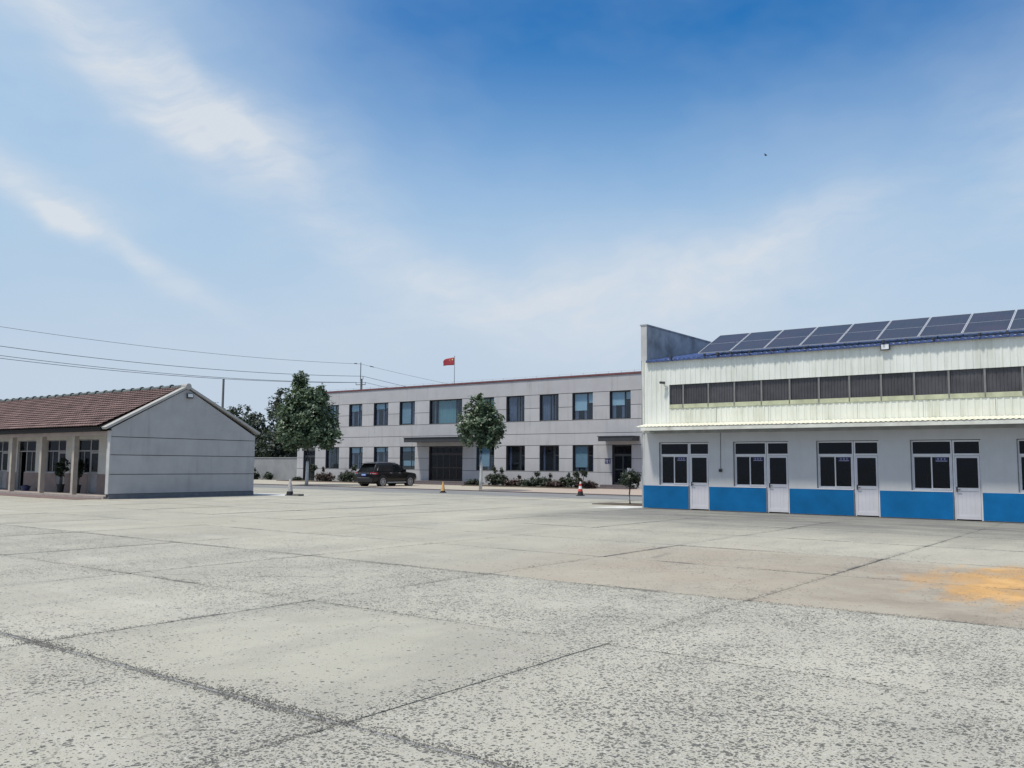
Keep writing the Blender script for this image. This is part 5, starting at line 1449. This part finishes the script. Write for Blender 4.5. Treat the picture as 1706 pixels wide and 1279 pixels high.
pot_plant('slim potted plant half hidden behind the rightmost porch column', -42.78, 21.75, 1.7, 0.12, False)
bs = thing('plastic_basin', 'dark blue plastic basin on the porch floor by a column', 'basin', (-48.1, 21.75, 0.12))
MB().lathe([(0.17, 0.12), (0.24, 0.34), (0.26, 0.34), (0.26, 0.37), (0.21, 0.37), (0.15, 0.15)], -48.1, 21.75, 16).build('tub', 'basin', bs)
MB().ell((-48.1, 21.75, 0.35), (0.18, 0.18, 0.08)).build('cloth_heap', 'sign_blue', bs)

# ================================================================== PARKED CAR (seen from behind, nose to the office)
CX, CY = -46.5, 46.55
car = thing('parked_car', 'black off-road car parked by the office entrance, rear towards the yard', 'car', (CX, CY, 0.0))
car.rotation_euler = (0, 0, radians(2))
Z0 = Vector((0, 0, 0))
def cpart(mb, name, mat, parent=car, smooth=False):
    return mb.build(name, mat, parent, smooth=smooth, off=Z0)
def loft(stations):
    """stations: (y, [(x,z) right half from bottom to top]) mirrored"""
    mb = MB(); k = len(stations[0][1])
    vs = []
    for y, half in stations:
        vs += [(x, y, z) for x, z in half] + [(-x, y, z) for x, z in half[::-1]]
    w_ = 2 * k; fs = []
    for i in range(len(stations) - 1):
        for j in range(w_):
            j2 = (j + 1) % w_
            fs.append((i * w_ + j, i * w_ + j2, (i + 1) * w_ + j2, (i + 1) * w_ + j))
    fs.append(tuple(range(w_))); fs.append(tuple((len(stations) - 1) * w_ + j for j in range(w_)))
    mb.add(vs, fs)
    return mb
def low(wd, zb, zt):
    return [(wd * 0.86, zb), (wd * 0.97, zb + 0.14), (wd, zb + 0.32), (wd * 0.995, zt - 0.16), (wd * 0.955, zt - 0.02), (wd * 0.90, zt)]
st = [(-2.40, low(0.84, 0.46, 0.98)), (-2.34, low(0.91, 0.36, 1.08)), (-2.10, low(0.955, 0.32, 1.13)), (-1.2, low(0.97, 0.30, 1.13)), (0.2, low(0.965, 0.28, 1.11)), (1.0, low(0.965, 0.30, 1.09)), (1.6, low(0.955, 0.32, 1.05)), (2.1, low(0.92, 0.36, 0.99)), (2.33, low(0.84, 0.42, 0.90)), (2.41, low(0.76, 0.48, 0.80))]
body = cpart(loft(st), 'body', 'car_paint', smooth=True)
bv = body.modifiers.new('edge', 'EDGE_SPLIT'); bv.split_angle = radians(42)
def cab(wb, wt, zb, zt):
    return [(wb, zb), ((wb + wt) / 2 + 0.02, (zb + zt) / 2), (wt, zt - 0.06), (wt - 0.10, zt), (0.3, zt + 0.02)]
cabst = [(-2.22, cab(0.86, 0.70, 1.08, 1.10)), (-1.92, cab(0.87, 0.66, 1.08, 1.64)), (-1.5, cab(0.875, 0.69, 1.08, 1.72)), (-0.5, cab(0.875, 0.70, 1.08, 1.755)), (0.2, cab(0.87, 0.69, 1.07, 1.73)), (0.55, cab(0.865, 0.67, 1.06, 1.66)), (1.05, cab(0.86, 0.72, 1.05, 1.30)), (1.35, cab(0.84, 0.78, 1.02, 1.06))]
roof = cpart(loft(cabst), 'cabin', 'car_paint', smooth=True)
roof.modifiers.new('edge', 'EDGE_SPLIT').split_angle = radians(42)
def side_glass(pts, sgn, name='side_window'):
    mb = MB()
    def w_at(z, zt=1.72):
        return 0.875 + (0.69 - 0.875) * (z - 1.08) / (1.66 - 1.08) + 0.030
    vs = [(sgn * w_at(z), y, z) for y, z in pts] + [(sgn * (w_at(z) - 0.03), y, z) for y, z in pts]
    k = len(pts)
    mb.add(vs, [tuple(range(k)), tuple(range(k, 2 * k))] + [(i, (i + 1) % k, k + (i + 1) % k, k + i) for i in range(k)])
    cpart(mb, name, 'car_glass')
for s_ in (1, -1):
    side_glass([(-1.95, 1.16), (-1.42, 1.14), (-1.42, 1.58), (-1.66, 1.54)], s_)
    side_glass([(-1.34, 1.14), (-0.38, 1.13), (-0.38, 1.61), (-1.34, 1.59)], s_)
    side_glass([(-0.28, 1.13), (0.98, 1.12), (0.72, 1.32), (0.35, 1.56), (-0.28, 1.61)], s_)
    MB_ = MB().box(min(s_ * 0.90, s_ * 1.10), max(s_ * 0.90, s_ * 1.10), 0.72, 0.86, 1.10, 1.27); cpart(MB_, 'mirror', 'car_paint')
    for y in (-0.62, 0.30):
        cpart(MB().box(min(s_ * 0.955, s_ * 0.99), max(s_ * 0.955, s_ * 0.99), y - 0.11, y + 0.11, 0.99, 1.03), 'door_handle', 'chrome')
    cpart(MB().box(min(s_ * 0.60, s_ * 0.64), max(s_ * 0.60, s_ * 0.64), -1.7, 0.2, 1.76, 1.80), 'roof_rail', 'chrome')
    cpart(MB().box(min(s_ * 0.93, s_ * 0.99), max(s_ * 0.93, s_ * 0.99), -1.0, 1.0, 0.30, 0.38), 'sill_trim', 'steel')
    # rear lamps wrap round the corner
    lm = cpart(MB().prism([(s_ * 0.62, -2.395), (s_ * 0.90, -2.36), (s_ * 0.965, -2.12), (s_ * 0.985, -1.98), (s_ * 0.94, -1.98), (s_ * 0.60, -2.33)], 'z', 0.90, 1.06), 'tail_light', 'tail_red')
    cpart(MB().prism([(s_ * 0.64, -2.41), (s_ * 0.92, -2.375), (s_ * 0.975, -2.15), (s_ * 0.95, -2.15), (s_ * 0.64, -2.38)], 'z', 0.95, 0.985), 'reverse_light', 'tail_white', lm)
    cpart(MB().box(min(s_ * 0.62, s_ * 0.80), max(s_ * 0.62, s_ * 0.80), -2.445, -2.40, 0.58, 0.63), 'reflector', 'tail_white')
    hl_ = cpart(MB().box(min(s_ * 0.50, s_ * 0.84), max(s_ * 0.50, s_ * 0.84), 2.28, 2.40, 0.72, 0.86), 'headlight', 'lamp_glass')
cpart(MB().add([(-0.66, -2.205, 1.16), (0.66, -2.205, 1.16), (0.56, -1.965, 1.58), (-0.56, -1.965, 1.58), (-0.66, -2.16, 1.16), (0.66, -2.16, 1.16), (0.56, -1.92, 1.58), (-0.56, -1.92, 1.58)], [(0, 1, 2, 3), (4, 5, 6, 7), (0, 1, 5, 4), (2, 3, 7, 6), (0, 3, 7, 4), (1, 2, 6, 5)]), 'rear_window', 'car_glass')
cpart(MB().add([(-0.70, 1.22, 1.12), (0.70, 1.22, 1.12), (0.60, 0.62, 1.62), (-0.60, 0.62, 1.62), (-0.70, 1.17, 1.10), (0.70, 1.17, 1.10), (0.60, 0.58, 1.60), (-0.60, 0.58, 1.60)], [(0, 1, 2, 3), (4, 5, 6, 7), (0, 1, 5, 4), (2, 3, 7, 6), (0, 3, 7, 4), (1, 2, 6, 5)]), 'windscreen', 'car_glass')
cpart(MB().box(-0.60, 0.60, -2.20, -1.85, 1.66, 1.70), 'rear_spoiler', 'car_paint')
pl_ = cpart(MB().box(-0.23, 0.23, -2.425, -2.405, 0.80, 0.94), 'licence_plate', 'plate_blue')
cpart(MB().box(-0.18, 0.18, -2.4285, -2.4255, 0.85, 0.89), 'plate_marks', 'white_print', pl_)
cpart(MB().box(-0.55, 0.55, -2.425, -2.39, 0.985, 1.005), 'tailgate_trim', 'chrome')
cpart(MB().box(-0.88, 0.88, -2.47, -2.36, 0.40, 0.66), 'rear_bumper', 'car_trim')
cpart(MB().box(-0.62, 0.62, -2.475, -2.45, 0.655, 0.675), 'bumper_trim', 'chrome')
cpart(MB().box(-0.55, 0.55, 2.38, 2.43, 0.55, 0.80), 'grille', 'car_trim')
cpart(MB().box(-0.75, 0.75, -2.2, 2.2, 0.24, 0.34), 'underbody', 'car_trim')
def wheel(x, y):
    s_ = 1 if x > 0 else -1
    arch = cpart(MB().tube([(s_ * 0.70, y, 0.44), (s_ * 0.978, y, 0.44)], 0.44, 20), 'wheel_arch', 'car_trim')
    wh = cpart(MB().tube([(s_ * 0.72, y, 0.38), (s_ * 0.735, y, 0.38), (s_ * 0.965, y, 0.38), (s_ * 0.985, y, 0.38)], [0.35, 0.38, 0.38, 0.35], 24), 'wheel', 'black_rubber')
    cpart(MB().tube([(s_ * 0.975, y, 0.38), (s_ * 0.990, y, 0.38)], 0.245, 20), 'rim', 'car_trim', wh)
    sp = MB()
    for k in range(5):
        a = 2 * pi * k / 5 + 0.2
        u = Vector((0, cos(a), sin(a))); v = Vector((0, -sin(a), cos(a))); c_ = Vector((s_ * 0.992, y, 0.38))
        for q in (-0.03, 0.03):
            pts = [c_ + u * 0.03 + v * (q - 0.017), c_ + u * 0.255 + v * (q * 2.2 - 0.022), c_ + u * 0.255 + v * (q * 2.2 + 0.022), c_ + u * 0.03 + v * (q + 0.017)]
            pts += [p + Vector((s_ * 0.012, 0, 0)) for p in pts]
            sp.add(pts, [(0, 1, 2, 3), (4, 5, 6, 7), (0, 1, 5, 4), (2, 3, 7, 6), (0, 3, 7, 4), (1, 2, 6, 5)])
    n_ = 24
    for k in range(n_):
        a, b_ = 2 * pi * k / n_, 2 * pi * (k + 1) / n_
        pts = []
        for rr, xx in ((0.245, 0.992), (0.275, 0.992), (0.245, 1.002), (0.275, 1.002)):
            for q in (a, b_): pts.append((s_ * xx, y + rr * cos(q), 0.38 + rr * sin(q)))
        sp.add(pts, [(4, 5, 7, 6), (2, 3, 7, 6), (0, 1, 5, 4)])
    sp.tube([(s_ * 0.99, y, 0.38), (s_ * 1.008, y, 0.38)], 0.05, 10)
    cpart(sp, 'spokes', 'rim', wh)
for x in (1, -1):
    for y in (-1.46, 1.46): wheel(x, y)

# ================================================================== BIRD
# far up in the sky, about 150 m away
bd_ = Vector((-56.3, 125.0, 0))
kx_ = 2 * 0.0
bird = thing('bird', 'tiny dark bird flying high in the blue sky', 'bird', (-45.9, 122.2, 47.0))
bx, by, bz = bird.location
MB().ell((bx, by, bz), (0.22, 0.09, 0.08), 8, 6).build('body', 'bird', bird, smooth=True)
MB().add([(bx + 0.12, by, bz + 0.04), (bx - 0.1, by, bz + 0.04), (bx - 0.12, by - 0.45, bz + 0.14), (bx + 0.05, by - 0.40, bz + 0.14), (bx + 0.12, by, bz + 0.02), (bx - 0.1, by, bz + 0.02)], [(0, 1, 2, 3), (4, 5, 2, 3)]).build('wing', 'bird', bird, fix=False)
MB().add([(bx + 0.12, by, bz + 0.04), (bx - 0.1, by, bz + 0.04), (bx - 0.12, by + 0.45, bz + 0.14), (bx + 0.05, by + 0.40, bz + 0.14), (bx + 0.12, by, bz + 0.02), (bx - 0.1, by, bz + 0.02)], [(0, 1, 2, 3), (4, 5, 2, 3)]).build('wing', 'bird', bird, fix=False)
